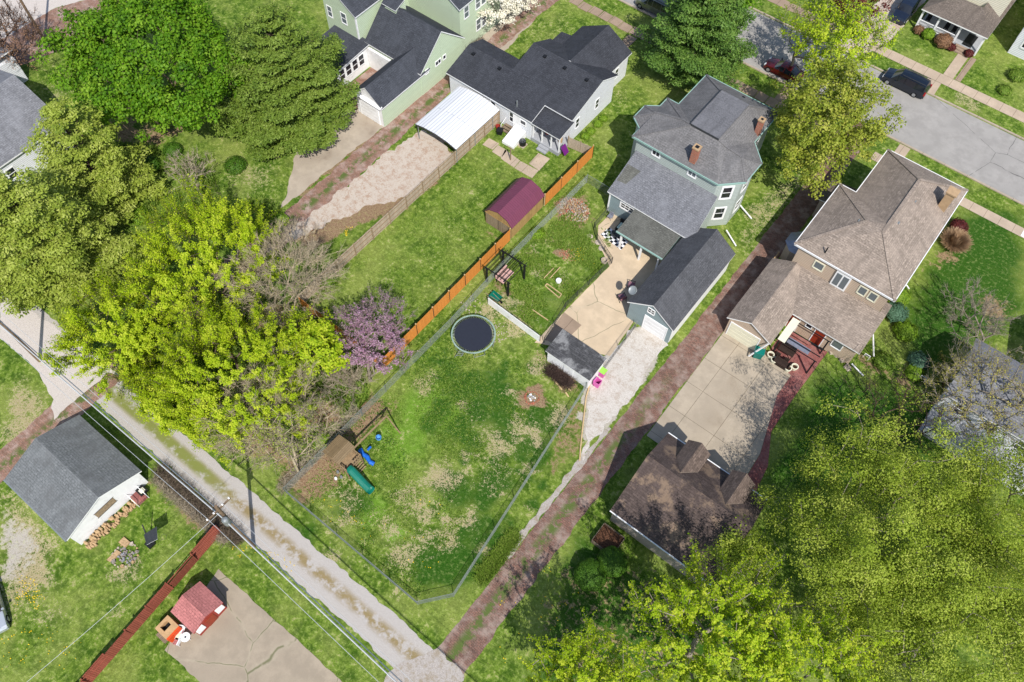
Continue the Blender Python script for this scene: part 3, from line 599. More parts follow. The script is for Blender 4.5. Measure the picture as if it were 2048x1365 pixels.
wallpoly([(-41.7,61.05,0),(-41.7,56.7,0),(-41.7,56.7,3.3),(-41.7,58.2,5.0),(-41.7,61.05,3.6)]); wallpoly([(-41.7,56.7,0),(-47.75,56.7,0),(-47.75,56.7,3.15),(-41.7,56.7,3.15)])
mb.build('wall',wh)
for (px,py) in ((947,109),(999,138),(1090,108),(1130,131),(1174,155)):
    p=g(px,py,4.3); hz=pz(p.y); p=g(px,py,hz+.1); vent(wr,p.x,p.y,pz(p.y),s=.34)
p=g(1034,210,3.4); MB().cyl((p.x,p.y,3.1),(p.x,p.y,3.95),.07,.07,'galv').build('vent_pipe',wr)
for px,py in ((988,212),(1024,236)): p=g(px,py,1.7); window(wh,'S',p.x,1.75,50.85,.6,1.25,1,2)
p=g(1047,244,1.9); window(wh,'S',p.x,1.9,50.85,.75,.5,1,1); p=g(1034,236,1.5); door(wh,'S',p.x+.35,.5,50.85,.85,2.0,'white')
for px,py,zz in ((1159,249,2.0),(1196,209,2.0)): p=g(px,py,zz); window(wh,'E',p.y,2.0,-33.0,.55,1.2,1,2)
window(wh,'E',63.2,1.9,-34.05,.6,1.2)
# porch
mb=MB(); mb.slab([(-36.45,50.65,2.75),(-32.65,50.65,2.75),(-32.65,53.2,3.2),(-36.45,53.2,3.2)],.12,'sh_dark','whitetrim'); mb.build('porch_roof',wh)
mb=MB(); mb.box(-36.45,-32.8,50.85,53.1,0,.45,'deck'); mb.box(-35.2,-34.0,50.5,50.85,0,.3,'deck'); mb.box(-35.2,-34.0,50.15,50.5,0,.15,'deck'); mb.build('porch_floor',wh)
for x in (-36.3,-35.1,-33.9,-32.85): MB().box(x-.06,x+.06,50.95,51.07,.45,2.7,'white').build('porch_post',wh)
door(wh,'S',-34.9,.45,53.15,.85,1.95,'black')
ck=MB(); ck.prism([(-38.6,48.6),(-37.1,48.6),(-37.1,50.8),(-38.6,50.8)],0,[.35,.35,.95,.95],'white'); tag(ck.build('cellar_hatch',loc=(-37.8,49.7,0)),'white sloping cellar hatch against the back of the bungalow','cellar hatch')
st=empty('wooden_steps',(-39.2,50.2,0),'brown wooden back steps with a white handrail by the bungalow door','steps')
mb=MB()
for i in range(3): mb.box(-39.8,-38.75,50.8-.3*(i+1),50.8-.3*i,.42-.15*i,.47-.15*i,'wood')
mb.build('tread',st); MB().box(-39.82,-39.76,49.9,50.8,0,.45,'wood').build('stringer',st); MB().box(-38.8,-38.74,49.9,50.8,0,.45,'wood').build('stringer',st); MB().beam((-39.8,49.9,.9),(-39.8,50.8,1.3),.05,.05,'white').box(-39.83,-39.77,49.87,49.93,0,.9,'white').build('handrail',st)
ac=empty('air_conditioner',(-36.75,49.85,0),'dark round air conditioner on a concrete pad behind the bungalow','air conditioner')
MB().box(-37.1,-36.3,49.35,50.15,0,.08,'curb').build('pad',ac)
mb=MB(); mb.lathe((-36.7,49.75,0),[(.33,.08),(.36,.1),(.36,.62),(.34,.68)],'black',20); mb.lathe((-36.7,49.75,0),[(.34,.68),(.22,.72),(.22,.69),(.0,.69)],'darkmetal',20); mb.build('casing',ac,smooth=True)
mb=MB()
for i in range(6): a=i*math.pi/3; mb.beam((-36.7,49.75,.73),(-36.7+.33*math.cos(a),49.75+.33*math.sin(a),.73),.02,.02,'galv')
mb.build('fan_grille',ac)
# carport
cp=empty('carport',(-43.2,46.5,0),'white corrugated metal carport roof beside the bungalow with rusty specks','carport')
mb=MB(); prof=[(-46.05,2.25),(-44.9,2.52),(-43.2,2.65),(-41.6,2.52),(-40.45,2.2)]
for (a,za),(b,zb) in zip(prof[:-1],prof[1:]): mb.slab([(a,43.3,za),(b,43.3,zb),(b,50.5,zb),(a,50.5,za)],.05,'whiteribs','darkmetal')
mb.build('roof_sheet',cp)
for a,b in zip(prof[:-1],prof[1:]): pass
mb=MB()
for (a,za),(b,zb) in zip(prof[:-1],prof[1:]): mb.beam((a,43.32,za-.13),(b,43.32,zb-.13),.06,.16,'darkmetal')
mb.build('front_beam',cp)
for x,y in ((-45.9,43.5),(-45.9,49.5),(-40.6,43.5),(-40.6,49.5),(-40.6,46.5),(-45.9,46.5)): MB().cyl((x,y,0),(x,y,2.1),.05,.05,'galv',8).build('post',cp)
# ---- mint green house
gh=empty('mint_green_house',(-52,52,0),'large mint green house with dark slate roofs and an attached garage','house')
gable(gh,-54,-49.75,42.2,50,2.85,4.6,'y','w_green','sh_green',.2,wname='garage_wall',rname='garage_roof')
MB().poly([(-53.78,42.38,0),(-49.97,42.38,0),(-49.97,42.38,2.8),(-51.87,42.38,4.35),(-53.78,42.38,2.8)],'white').build('garage_front',gh)
door(gh,'S',-51.9,0,42.36,2.6,2.1,'white',name='garage_door',panels=4); MB().slab([(-54.0,42.0,2.9),(-49.8,42.0,2.9),(-49.8,42.4,3.0),(-54.0,42.4,3.0)],.08,'whitetrim','whitetrim').build('garage_canopy',gh)
gable(gh,-58,-49.7,48.4,55.9,3.2,6.5,'x','w_green','sh_green',.2,wname='wing_wall',rname='wing_roof')
for px,py,w,h,nx in ((867,121,.8,.5,2),(885,114,.4,.45,1),(852,144,.4,.45,1)): p=g(px,py,2.6); window(gh,'E',min(55.3,max(48.9,p.y)),2.7 if nx==2 else 2.7,-49.9,w,h,nx,1)
# main block
gable(gh,-60.5,-50.6,56.2,68,6.2,9.0,'y','w_green','sh_green',.25,wname='wall',rname='roof')
for y,zz in ((57.6,5.0),(59.6,5.0),(60.6,5.0),(59.6,2.1),(60.6,2.1),(64,4.8),(64,2.1)): window(gh,'E',y,zz,-50.85,.7,1.4,1,2,'glass2')
# south block in the upper left of the wing
pb=g(719,78,3.3); x1=pb.x; y0=pb.y
gable(gh,x1-5.2,x1+.15,y0-.2,58,6.3,8.1,'y','w_green','sh_green',.2,wname='tower_wall',rname='tower_roof')
window(gh,'S',x1-2.0,5.0,y0-.0,.7,1.3,1,2,'glass2'); window(gh,'S',x1-4.2,4.8,y0-.0,.6,1.3,1,2,'glass2'); 
MB().box(x1-.2,x1-.02,y0-.04,y0+.1,3.2,6.0,'white').build('corner_trim',gh)
dm=MB(); p=g(785,12,6.4); dm.slab([(p.x-1,p.y-.6,6.6),(p.x+1,p.y-.6,6.6),(p.x+1,p.y+1.5,7.3),(p.x-1,p.y+1.5,7.3)],.1,'sh_green','whitetrim'); dm.box(p.x-.8,p.x+.8,p.y-.4,p.y+1.2,5.0,6.55,'w_green'); dm.build('dormer',gh)
# sunroom
mb=MB(); mb.slab([(-62.5,42.1,2.75),(-57.3,42.1,2.75),(-57.3,48.8,3.2),(-62.5,48.8,3.2)],.12,'sh_green','whitetrim'); mb.build('sunroom_roof',gh)
mb=MB(); mb.box(-62.2,-57.6,42.4,48.8,0,2.6,'white'); mb.build('sunroom_wall',gh)
for i in range(5): window(gh,'E',43.1+i*1.02,1.7,-57.6,.72,1.3,1,2,fw=.07)
for i in range(3): window(gh,'S',-58.2-i*1.1,1.7,42.4,.8,1.3,1,2,fw=.07)
MB().box(-57.5,-54,48.2,48.5,0,2.7,'white').build('breezeway_wall',gh); slabbox('terrace',[(-57.4,42.3),(-54.1,42.3),(-54.1,48.2),(-57.4,48.2)],.03,'brick2')
# ---- brown house
bh=empty('brown_roofed_house',(-2,57,0),'tan two storey house with a large brown hip roof and a tan chimney','house')
z=6.2; h8=8.45
def e(x,y): return (x,y,z)
R1=(-1.05,55.3,h8);R2=(-1.05,62.9,h8);R3=(-2.7,55.6,h8-.12)
fac=[[e(-6.8,51.1),e(3.05,51.1),R1,R3],[e(-6.8,51.1),R3,e(-6.8,60.1)],[e(-6.8,60.1),R3,(-1.05,56.3,h8),e(-5.15,60.1)],[R3,R1,(-1.05,56.3,h8)],[e(-5.15,60.1),(-1.05,56.3,h8),R2,e(-5.15,67)],[e(3.05,51.1),e(3.05,67),R2,R1],[e(-5.15,67),R2,e(3.05,67)]]
mb=MB()
for f in fac:
    n=Vector((0,0,0)); q=[Vector(p) for p in f]
    for i in range(len(q)): n+=q[i].cross(q[(i+1)%len(q)])
    mb.poly(f if n.z>0 else f[::-1],'sh_brown')
ev=[(-6.8,51.1),(3.05,51.1),(3.05,67),(-5.15,67),(-5.15,60.1),(-6.8,60.1)]
mb.poly([(*p,z-.18) for p in ev[::-1]],'whitetrim')
for i in range(6): a=ev[i];b=ev[(i+1)%6]; mb.poly([(*a,z-.18),(*b,z-.18),(*b,z),(*a,z)],'whitetrim'); mb.beam((*a,z+.01),(*b,z+.01),.07,.06,'whitetrim')
br=mb.build('roof',bh)
mb=MB()
for a,b in ((R1,R2),(R2,e(3.05,67)),(R2,e(-5.15,67)),(R1,e(3.05,51.1)),(R3,e(-6.8,51.1)),(R3,e(-6.8,60.1))): mb.beam(Vector(a)+Vector((0,0,.01)),Vector(b)+Vector((0,0,.01)),.28,.05,'sh_brown'); mb.build('ridge_cap',br); mb=MB()

MB().prism([(-6.3,51.35),(2.55,51.35),(2.55,66.5),(-4.7,66.5),(-4.7,59.6),(-6.3,59.6)],0,z-.17,'w_tan').build('wall',bh)
window(bh,'S',-4.0,4.95,51.35,.8,.85,1,1,'glass2','cream',.12); window(bh,'S',.35,4.95,51.35,.62,.95,1,1,'glass2','cream',.12); window(bh,'S',1.35,4.95,51.35,.62,.95,1,1,'glass2','cream',.12)
MB().box(-2.4,-.95,51.2,51.36,3.75,5.8,'whitetrim').box(-2.25,-1.75,51.17,51.2,4.0,5.6,'glass2').box(-1.6,-1.1,51.17,51.2,4.0,5.6,'glass2').build('bay_window',bh)
for (px,py,h) in ((1719,444,7.9),(1746,461,8.1),(1828,404,7.9),(1795,447,8.0)): p=g(px,py,h); vent(br,p.x,p.y,h,'galv',.3)
p=g(1653,501,6.9); MB().cyl((p.x,p.y,6.5),(p.x,p.y,7.3),.06,.06,'black').build('vent_pipe',br)
p=g(1886,412,6.9); x,y=p.x,p.y
mb=MB(); mb.box(x-.4,x+.4,y-.4,y+.4,6.2,8.9,'chimtan'); mb.box(x-.5,x+.5,y-.5,y+.5,8.8,8.95,'chimtan'); ch=mb.build('chimney',br); MB().box(x-.28,x+.28,y-.28,y+.28,8.95,9.3,'black').build('flue_cap',ch)
# one storey wing
mb=MB()
def sz(y): return 2.7+(y-47.0)*.24
mb.slab([(-8.0,42.9,2.7),(-5.8,42.9,3.95),(-5.8,51.32,3.95),(-8.0,51.32,2.7)],.14,'sh_brown','whitetrim'); mb.slab([(-5.8,42.9,3.95),(-3.5,42.9,2.7),(-3.5,47.0,2.7),(-5.4,51.32,3.735),(-5.8,51.32,3.95)],.14,'sh_brown','whitetrim')
mb.slab([(-3.5,47.0,2.7),(3.2,47.0,2.7),(3.2,51.32,sz(51.32)),(-5.4,51.32,sz(51.32))],.14,'sh_brown','whitetrim'); mb.slab([(2.6,51.3,3.73),(3.2,51.3,3.73),(3.2,53,3.3),(2.6,53,3.3)],.12,'sh_brown','whitetrim')
lr=mb.build('lower_roof',bh)
mb=MB(); mb.poly([(-7.75,43.15,0),(-3.75,43.15,0),(-3.75,43.15,2.65),(-5.78,43.15,3.78),(-7.75,43.15,2.65)],'w_tan'); mb.poly([(-7.75,51.6,0),(-7.75,43.15,0),(-7.75,43.15,2.7),(-7.75,51.6,2.7)],'w_tan')
mb.poly([(-3.75,43.15,0),(-3.75,47.3,0),(-3.75,47.3,2.65),(-3.75,43.15,2.65)],'w_tan'); mb.poly([(-3.75,47.35,0),(2.95,47.35,0),(2.95,47.35,2.7),(-3.75,47.35,2.7)],'w_tan'); mb.poly([(2.95,47.35,0),(2.95,51.3,0),(2.95,51.3,3.55),(2.95,47.35,2.63)],'w_tan'); mb.build('wing_wall',bh)
door(bh,'S',-6.0,0,43.15,2.9,2.1,'cream',name='garage_door',panels=4)
for px,py in ((1647,680),): p=g(px,py,1); door(bh,'S',-.55,0.05,47.35,.95,2.0,'reddoor')
door(bh,'S',-3.1,0.05,47.35,.85,2.0,'reddoor'); window(bh,'S',-1.75,1.9,47.35,.5,.5,1,1); window(bh,'S',1.2,1.6,47.35,.9,.9,1,1,'glass2')
for a,b in (((3.2,49.6,2.7),(4.5,49.3,.2)),((3.2,47.3,.4),(4.6,47.0,.15)),((3.05,58.5,.6),(3.8,58.3,.3))): MB().beam(a,b,.1,.09,'white').build('downspout',bh)
MB().beam((-3.7,42.95,2.5),(-4.6,42.2,.25),.11,.11,'white').build('downspout',bh)
mb=MB(); mb.slab([(-8.0,60.4,2.8),(-5.1,60.4,3.2),(-5.1,63.6,3.2),(-8.0,63.6,2.8)],.12,'sh_porch','whitetrim'); mb.box(-7.8,-4.9,60.6,63.4,0,2.7,'w_tan'); mb.build('side_entry',bh)
mb=MB(); c=(-6.6,54.6); o8=[(c[0]+1.6*math.cos(R(22.5+45*i)),c[1]+1.6*math.sin(R(22.5+45*i))) for i in range(8)]
mb.prism([(c[0]+1.35*math.cos(R(22.5+45*i)),c[1]+1.35*math.sin(R(22.5+45*i))) for i in range(8)],0,2.6,'w_tan')
for i in range(8): mb.poly([(*o8[i],2.6),(*o8[(i+1)%8],2.6),(*c,3.2)],'silver')
mb.build('bay',bh)
fe=empty('alley_gate',(-8.0,52,0),'short tan wooden gate section beside the brown roofed house on the alley','fence')
MB().beam((-8.05,50.7,1.2),(-8.05,53.4,1.2),.1,.12,'chimtan').beam((-8.05,50.7,.5),(-8.05,53.4,.5),.08,.1,'chimtan').build('rail',fe)
for y in (50.7,52.05,53.4): MB().box(-8.12,-7.98,y-.07,y+.07,0,1.35,'chimtan').build('post',fe)
# ---- dark garage with dormers
dg=empty('dark_roofed_garage',(-1.3,25.7,0),'beige garage with a stained dark brown roof and two small dormers','garage')
w_,rf=gable(dg,-6.0,3.45,21.5,30.0,2.7,5.2,'x','w_dark','sh_darkbrown',.2,ridge=26.2)
for x in (-3.2,.95):
    d=MB(); zt=4.95
    d.slab([(x-1.05,29.9,4.05),(x,29.9,zt),(x,26.7,zt),(x-1.05,28.0,4.05)],.1,'sh_dormer','w_dark'); d.slab([(x,29.9,zt),(x+1.05,29.9,4.05),(x+1.05,28.0,4.05),(x,26.7,zt)],.1,'sh_dormer','w_dark')
    d.prism([(x-.85,27.5),(x+.85,27.5),(x+.85,29.6),(x-.85,29.6)],2.9,3.98,'w_dark'); d.poly([(x+.85,29.6,3.98),(x-.85,29.6,3.98),(x,29.6,zt-.14)],'w_dark'); do=d.build('dormer',dg)
    window(dg,'N',x,3.5,29.6,.7,.6)

for y in (21.45,30.05): MB().beam((-6.0,y,2.66),(3.45,y,2.66),.08,.08,'whitetrim').build('gutter',dg)
# ---- small old shed
ss=empty('garden_shed',(-16.7,31.4,0),'small white shed with a patchy peeling grey shingle roof','shed')
MB().slab([(-19.0,30.2,2.0),(-14.15,30.2,2.0),(-14.15,32.75,2.45),(-19.0,32.75,2.45)],.1,'sh_old','whitetrim').build('roof',ss)
MB().prism([(-18.85,30.4),(-14.3,30.4),(-14.3,32.6),(-18.85,32.6)],0,[1.9,1.9,2.3,2.3],'white').build('wall',ss); MB().box(-17,-16,30.35,30.4,.02,1.75,'white').build('door',ss)
# ---- lower left garage
lg=empty('grey_roofed_garage',(-41.8,-3.1,0),'white garage with a worn grey roof and firewood along its end wall','garage')
w_,rf=gable(lg,-45.85,-37.8,-6.75,.55,2.5,3.95,'x','w_whiteplain','sh_ll',.25,ridge=-2.95)
MB().box(-38.06,-38.02,-4.15,-2.35,1.35,2.15,'woodplain').box(-38.02,-38.0,-4.2,-2.3,1.3,1.35,'darkmetal').box(-38.02,-38.0,-4.2,-2.3,2.15,2.2,'darkmetal').build('boarded_window',lg)
MB().beam((-45.85,-6.82,2.45),(-37.8,-6.82,2.45),.12,.1,'galv').build('gutter',lg)
sp=empty('entry_step',(-37.4,-.9,0),'small red brick step with white rails at the white garage end wall','steps')
MB().box(-38.0,-37.0,-1.5,-.6,0,.35,'brick3').build('step',sp); MB().beam((-38,-1.55,1.0),(-36.9,-1.55,.9),.05,.05,'white').beam((-38,-.55,1.0),(-36.9,-.55,.9),.05,.05,'white').box(-36.95,-36.9,-1.58,-1.53,0,.9,'white').box(-36.95,-36.9,-.58,-.53,0,.9,'white').build('rail',sp)
# ---- maroon barn shed
ms=empty('barn_shed',(-31.6,41.8,0),'wooden barn shed with a maroon ribbed gambrel roof by the orange fence','shed')
M['osb']=planks('yellow_wood_siding',C(190,158,104),.2,.14,True,C(150,112,66)); M['olddoor']=planks('grey_barn_door',C(166,148,124),.16,.15,True,C(130,104,78))
x0,x1=-33.35,-29.85; xc=(x0+x1)/2; pr=[(x0,1.75),(x0+.62,2.45),(xc,2.85),(x1-.62,2.45),(x1,1.75)]
mb=MB()
for (a,za),(b,zb) in zip(pr[:-1],pr[1:]): mb.slab([(a,39.15,za),(b,39.15,zb),(b,44.5,zb),(a,44.5,za)],.05,'maroon','maroon')
mb.build('roof',ms)
mb=MB(); q=[(x0+.1,0),(x1-.1,0),(x1-.1,1.72),(x1-.66,2.38),(xc,2.78),(x0+.66,2.38),(x0+.1,1.72)]
mb.poly([(a,39.25,b) for a,b in q],'osb'); mb.poly([(a,44.4,b) for a,b in q][::-1],'osb'); mb.poly([(x0+.1,44.4,0),(x0+.1,39.25,0),(x0+.1,39.25,1.72),(x0+.1,44.4,1.72)],'osb'); mb.poly([(x1-.1,39.25,0),(x1-.1,44.4,0),(x1-.1,44.4,1.72),(x1-.1,39.25,1.72)],'osb'); mb.build('wall',ms)
mb=MB(); mb.box(x0+.2,x1-.2,39.2,39.25,.05,1.68,'olddoor'); mb.build('barn_door',ms); MB().box(x0+.1,x1-.1,39.17,39.2,1.68,1.78,'osb').box(xc-.02,xc+.02,39.18,39.2,.05,1.68,'black').build('door_trim',ms)
# ---- red playhouse shed
M['red']=plain('red_paint',C(170,64,54),.6,.3,.12); M['redwall']=siding('red_siding',C(168,66,54),.18)
rs=empty('red_shed',(-26.3,-4,0),'small red shed with a faded red roof and two white shutters on the cracked slab','shed')
gable(rs,-27.65,-25.05,-5.35,-2.45,1.75,2.35,'x','redwall','sh_red',.12,trim='red',ridge=-3.95)
for y in (-4.85,-2.95): MB().box(-25.17,-25.12,y-.33,y+.33,.55,1.55,'white').build('shutter',rs)
MB().box(-25.17,-25.13,-4.3,-3.5,.02,1.5,'reddoor').build('door',rs)
# ---- far left house
fl=empty('grey_roofed_house',(-79,13,0),'white house with a pale grey shingle roof behind the left pine tree','house')
gable(fl,-86,-73.1,2,20.1,3.6,6.2,'y','w_white','sh_far',.35,wname='wall',rname='roof')
for y in (17.3,13.0,9.5): window(fl,'E',y,1.9,-73.45,.8,1.2,1,2)
MB().slab([(-92,16,3.2),(-85.6,16,4.2),(-85.6,23,4.2),(-92,23,3.2)],.14,'sh_far','whitetrim').box(-91.6,-85.8,16.3,22.7,0,3.15,'w_white').build('side_wing',fl)
MB().box(-73.5,-72.2,6,12.0,0,.35,'white').build('deck',fl)
# ---- top right house
tr=empty('porch_house',(-7.8,98,0),'cream house with a taupe roof and a white railed front porch across the street','house')
mb=MB(); a0=(-11.9,93.4,2.85);a1=(-3.9,93.4,2.85);a2=(-3.9,103,2.85);a3=(-11.9,103,2.85)
mb.slab([a0,a1,(-6.2,96.2,4.1),(-9.4,96.2,4.1)],.14,'sh_porch','whitetrim'); mb.slab([a1,a2,(-6.2,103,4.1),(-6.2,96.2,4.1)],.14,'sh_porch','whitetrim'); mb.slab([a3,a0,(-9.4,96.2,4.1),(-9.4,103,4.1)],.14,'sh_porch','whitetrim'); mb.build('porch_roof',tr)
gable(tr,-11.6,-4.0,97.2,112,6.2,8.6,'y','w_cream','sh_porch',.25,wname='wall',rname='roof')
MB().box(-11.5,-4.3,93.8,97.3,0,.5,'deck').build('porch_floor',tr); MB().box(-11.5,-4.3,96.9,97.3,.5,2.7,'w_cream').build('porch_wall',tr)
for x in (-11.6,-9.6,-7.0,-4.2): MB().box(x-.1,x+.1,93.7,93.9,0,2.75,'white').build('porch_post',tr)
for xa,xb in ((-11.5,-9.7),(-9.5,-7.1)):
    mb=MB(); mb.box(xa,xb,93.76,93.84,1.25,1.33,'white'); mb.box(xa,xb,93.76,93.84,.55,.62,'white'); x=xa+.08
    while x<xb: mb.box(x-.02,x+.02,93.78,93.82,.62,1.25,'white'); x+=.13
    mb.build('railing',tr)
mb=MB()
for i in range(3): mb.box(-6.6,-4.6,93.8-.3*(3-i),93.8-.3*(2-i),0,.16*(i+1)-.02,'walkold')
mb.build('porch_steps',tr)
pr_=MB(); pr_.box(-6.1,-5.0,94.0,96.4,.5,.52,'black'); tag(pr_.build('door_mat',loc=(-5.5,95,.5)),'long black mat on the porch across the street','mat')
window(tr,'S',-7.8,5.2,97.42,.9,1.2,2,2)
t2=empty('corner_house',(3,102,0),'white house with tall windows at the top right corner of the street','house')
gable(t2,-1.6,8,96.5,110,5.6,8.4,'y','w_white','sh_far',.25,wname='wall',rname='roof')
window(t2,'S',.1,2.2,96.75,1.0,1.7,1,2,fw=.18); window(t2,'W',98.5,2.2,-1.35,.9,1.7,1,2,fw=.15); window(t2,'S',3,2.2,96.75,1.0,1.7,1,2,fw=.18)
# ---- right edge house
rh=empty('blue_grey_house',(15.6,50,0),'white house with a blue grey roof half hidden by bare branches at the right edge','house')
gable(rh,10.6,24,47.6,54.6,3.2,5.0,'x','w_white','sh_far',.3,wname='wall',rname='roof')
MB().box(10.8,22,45.0,47.9,.0,.5,'deck').build('deck',rh); MB().box(11,22,44.9,45.0,.5,1.4,'white').build('deck_rail',rh)
gable(rh,16.5,26,54.8,62,3.4,5.6,'x','w_white','sh_far',.3,wname='rear_wall',rname='rear_roof')
for x in (12.5,15.2,18): window(rh,'S',x,2.0,47.9,.9,1.2,1,2)
# ================================================================ TREES
def leafmat(name,cols,trans=.35,rough=.6):
    m=Mat(name,rough,.25); a=m.attr('tint'); 
    r=m.n.new('ShaderNodeValToRGB'); m.link(a,r.inputs[0]); el=r.color_ramp.elements
    el[0].position=0; el[0].color=cols[0]; el[1].position=1; el[1].color=cols[-1]
    for i,c in enumerate(cols[1:-1]): x=el.new((i+1)/(len(cols)-1)); x.color=c
    m.link(r.outputs[0],m.b.inputs['Base Color'])
    t=m.n.new('ShaderNodeBsdfTranslucent'); m.link(r.outputs[0],t.inputs[0]); ms=m.n.new('ShaderNodeMixShader'); ms.inputs[0].default_value=trans
    out=m.n['Material Output']; m.link(m.b.outputs[0],ms.inputs[1]); m.link(t.outputs[0],ms.inputs[2]); m.link(ms.outputs[0],out.inputs[0]); return m.m
k=.62
LM={'maple':leafmat('maple_leaf',[C(72,120,12,.72),C(112,162,26,.72),C(156,194,54,.72)],.4),
 'pine':leafmat('pine_needle',[C(84,112,34,.74),C(122,148,52,.74),C(156,176,82,.74)],.28),
 'pine2':leafmat('light_pine_needle',[C(116,138,42,.84),C(162,178,68,.84),C(196,204,108,.84)],.35),
 'spruce':leafmat('spruce_needle',[C(62,96,34,.7),C(100,138,52,.7),C(140,170,80,.7)],.2),
 'yellow':leafmat('yellow_green_leaf',[C(124,154,12,.88),C(178,202,28,.88),C(214,222,70,.88)],.48),
 'yellow2':leafmat('bright_spring_leaf',[C(120,158,14,.84),C(178,204,32,.84),C(216,224,70,.84)],.45),
 'olive':leafmat('olive_leaf',[C(116,138,32,.84),C(160,180,56,.84),C(200,208,96,.84)],.42),
 'street':leafmat('street_tree_leaf',[C(112,134,34,.8),C(162,174,58,.8),C(200,200,92,.8)],.42),
 'sparse':leafmat('young_bud_leaf',[C(150,150,60),C(190,180,80),C(210,200,110)],.4),
 'pink':leafmat('redbud_blossom',[C(146,104,128),C(184,140,166),C(206,172,192)],.3),
 'bud':leafmat('brown_bud',[C(140,132,80),C(160,146,104)],.2),
 'blossom':leafmat('white_blossom',[C(236,228,200,.85),C(250,246,232,.85)],.3),
 'boxwood':leafmat('boxwood_leaf',[C(48,92,16,k),C(84,128,30,k),C(110,150,44,k)],.25),
 'darkred':leafmat('dark_red_leaf',[C(70,30,30),C(120,50,46)],.2),
 'brownleaf':leafmat('dry_brown_leaf',[C(120,88,66),C(170,130,96)],.2),
 'shrub':leafmat('shrub_leaf',[C(80,124,24),C(130,168,40),C(170,196,70)],.35),
 'bluegreen':leafmat('blue_green_leaf',[C(70,110,84),C(110,146,116)],.25),
 'weed':leafmat('weed_leaf',[C(84,122,30,.72),C(124,158,48,.72),C(168,184,88,.72)],.35),
 'straw':leafmat('straw_grass',[C(170,134,100),C(214,184,148)],.25),
 'dandelion':leafmat('dandelion_petal',[C(236,196,20,.9),C(250,214,40,.9)],.1)}
def barkmat(name,c):
    m=Mat(name,.95,.1); n=m.noise(6,4); return m.color(m.mix(m.rng(n,.3,.7),mul(c,.65),mul(c,1.2)))
BK={'brown':barkmat('brown_bark',C(112,98,84)),'grey':barkmat('grey_bark',C(158,148,132)),'pale':barkmat('pale_bark',C(184,170,148)),'bare':barkmat('light_bare_bark',C(190,174,148)),'dark':barkmat('dark_bark',C(88,72,66))}
def tubes(P0,P1,r0,r1,k=4):
    d=P1-P0; L=np.linalg.norm(d,axis=1,keepdims=True)+1e-9; d=d/L
    up=np.where(np.abs(d[:,2:3])<.9,np.array([[0,0,1.]]),np.array([[1.,0,0]])); a=np.cross(d,up); a/=np.linalg.norm(a,axis=1,keepdims=True); b=np.cross(a,d)
    n=len(P0); V=np.empty((n,2*k,3)); 
    for i in range(k):
        t=2*math.pi*i/k; o=a*math.cos(t)+b*math.sin(t); V[:,i]=P0+o*r0[:,None]; V[:,k+i]=P1+o*r1[:,None]
    base=(np.arange(n)*2*k)[:,None]; F=[]
    for i in range(k): F.append(np.concatenate([base+i,base+(i+1)%k,base+k+(i+1)%k,base+k+i],1))
    return V.reshape(-1,3),np.concatenate(F)
def leaves(Pc,size,rn,out=None,aspect=1.0,flat=.3):
    """one quad per centre; normals random, pulled towards 'out' """
    n=len(Pc); N=rn.normal(size=(n,3)); N[:,2]=np.abs(N[:,2])*(.6+flat*2)
    if out is not None: N=N*.7+out*1.7
    N/=np.linalg.norm(N,axis=1,keepdims=True)
    A=np.cross(N,rn.normal(size=(n,3))); A/=np.linalg.norm(A,axis=1,keepdims=True)+1e-9; B=np.cross(N,A)
    s=(size*rn.uniform(.6,1.35,n))[:,None]*.5; A=A*s*aspect; B=B*s
    V=np.stack([Pc-A,Pc-B*.8,Pc+A,Pc+B*.8],1).reshape(-1,3); F=np.arange(4*n).reshape(-1,4); return V,F
def skeleton(base,tips,rn,trunk_h,rtip=.02,spread=1.0,trunks=1):
    """grow connections from the trunk to every tip; returns segments and radii"""
    nodes=[base.copy()]; par=[-1]
    for t in range(trunks):
        prev=0; k=max(3,int(trunk_h/1.0)); off=rn.normal(size=3)*(.5 if trunks>1 else .12); off[2]=0
        for i in range(1,k+1):
            p=base+np.array([0,0,trunk_h*i/k])+off*(i/k)*(2.2 if trunks>1 else 1)+rn.normal(size=3)*[.06,.06,0]; nodes.append(p); par.append(prev); prev=len(nodes)-1
    top=base+np.array([0,0,trunk_h*.7]); order=np.argsort(np.linalg.norm(tips-top,axis=1))
    N=np.zeros((len(tips)*6+60,3)); n=len(nodes); N[:n]=nodes; D=np.linalg.norm(N[:n]-top,axis=1).tolist()
    dist=np.zeros(len(N)); 
    for i in range(1,n): dist[i]=dist[par[i]]+np.linalg.norm(N[i]-N[par[i]])
    first=max(1,2)
    for ti in order:
        t=tips[ti]; d=N[:n]-t; c=np.linalg.norm(d,axis=1); up=np.maximum(0,N[:n,2]-t[2]+.3*c)  # prefer joining from below
        cost=c+.25*dist[:n]+up*.8; cost[:first]=1e9; j=int(np.argmin(cost)); L=c[j]; k=max(1,min(5,int(L/.8))); prev=j; P0=N[j].copy(); dv=t-P0
        pd=(P0-N[par[j]]) if par[j]>=0 else np.array([0,0,1.]); pd=pd/(np.linalg.norm(pd)+1e-9)
        for i in range(1,k+1):
            f=i/k; q=P0+dv*f+(pd*L*.22*f*(1-f)*2)+(rn.normal(size=3)*.06*L/k if i<k else 0); N[n]=q; par.append(prev); dist[n]=dist[prev]+np.linalg.norm(q-N[prev]); prev=n; n+=1
    par=np.array(par); w=np.zeros(n); kids=np.bincount(par[1:],minlength=n); w[kids==0]=1
    for i in range(n-1,0,-1): w[par[i]]+=w[i]
    rad=rtip*np.power(np.maximum(w,1),.46)
    i=np.arange(1,n); return N[par[i]],N[i],np.minimum(rad[par[i]],rad[i]*1.5),rad[i],N[:n]
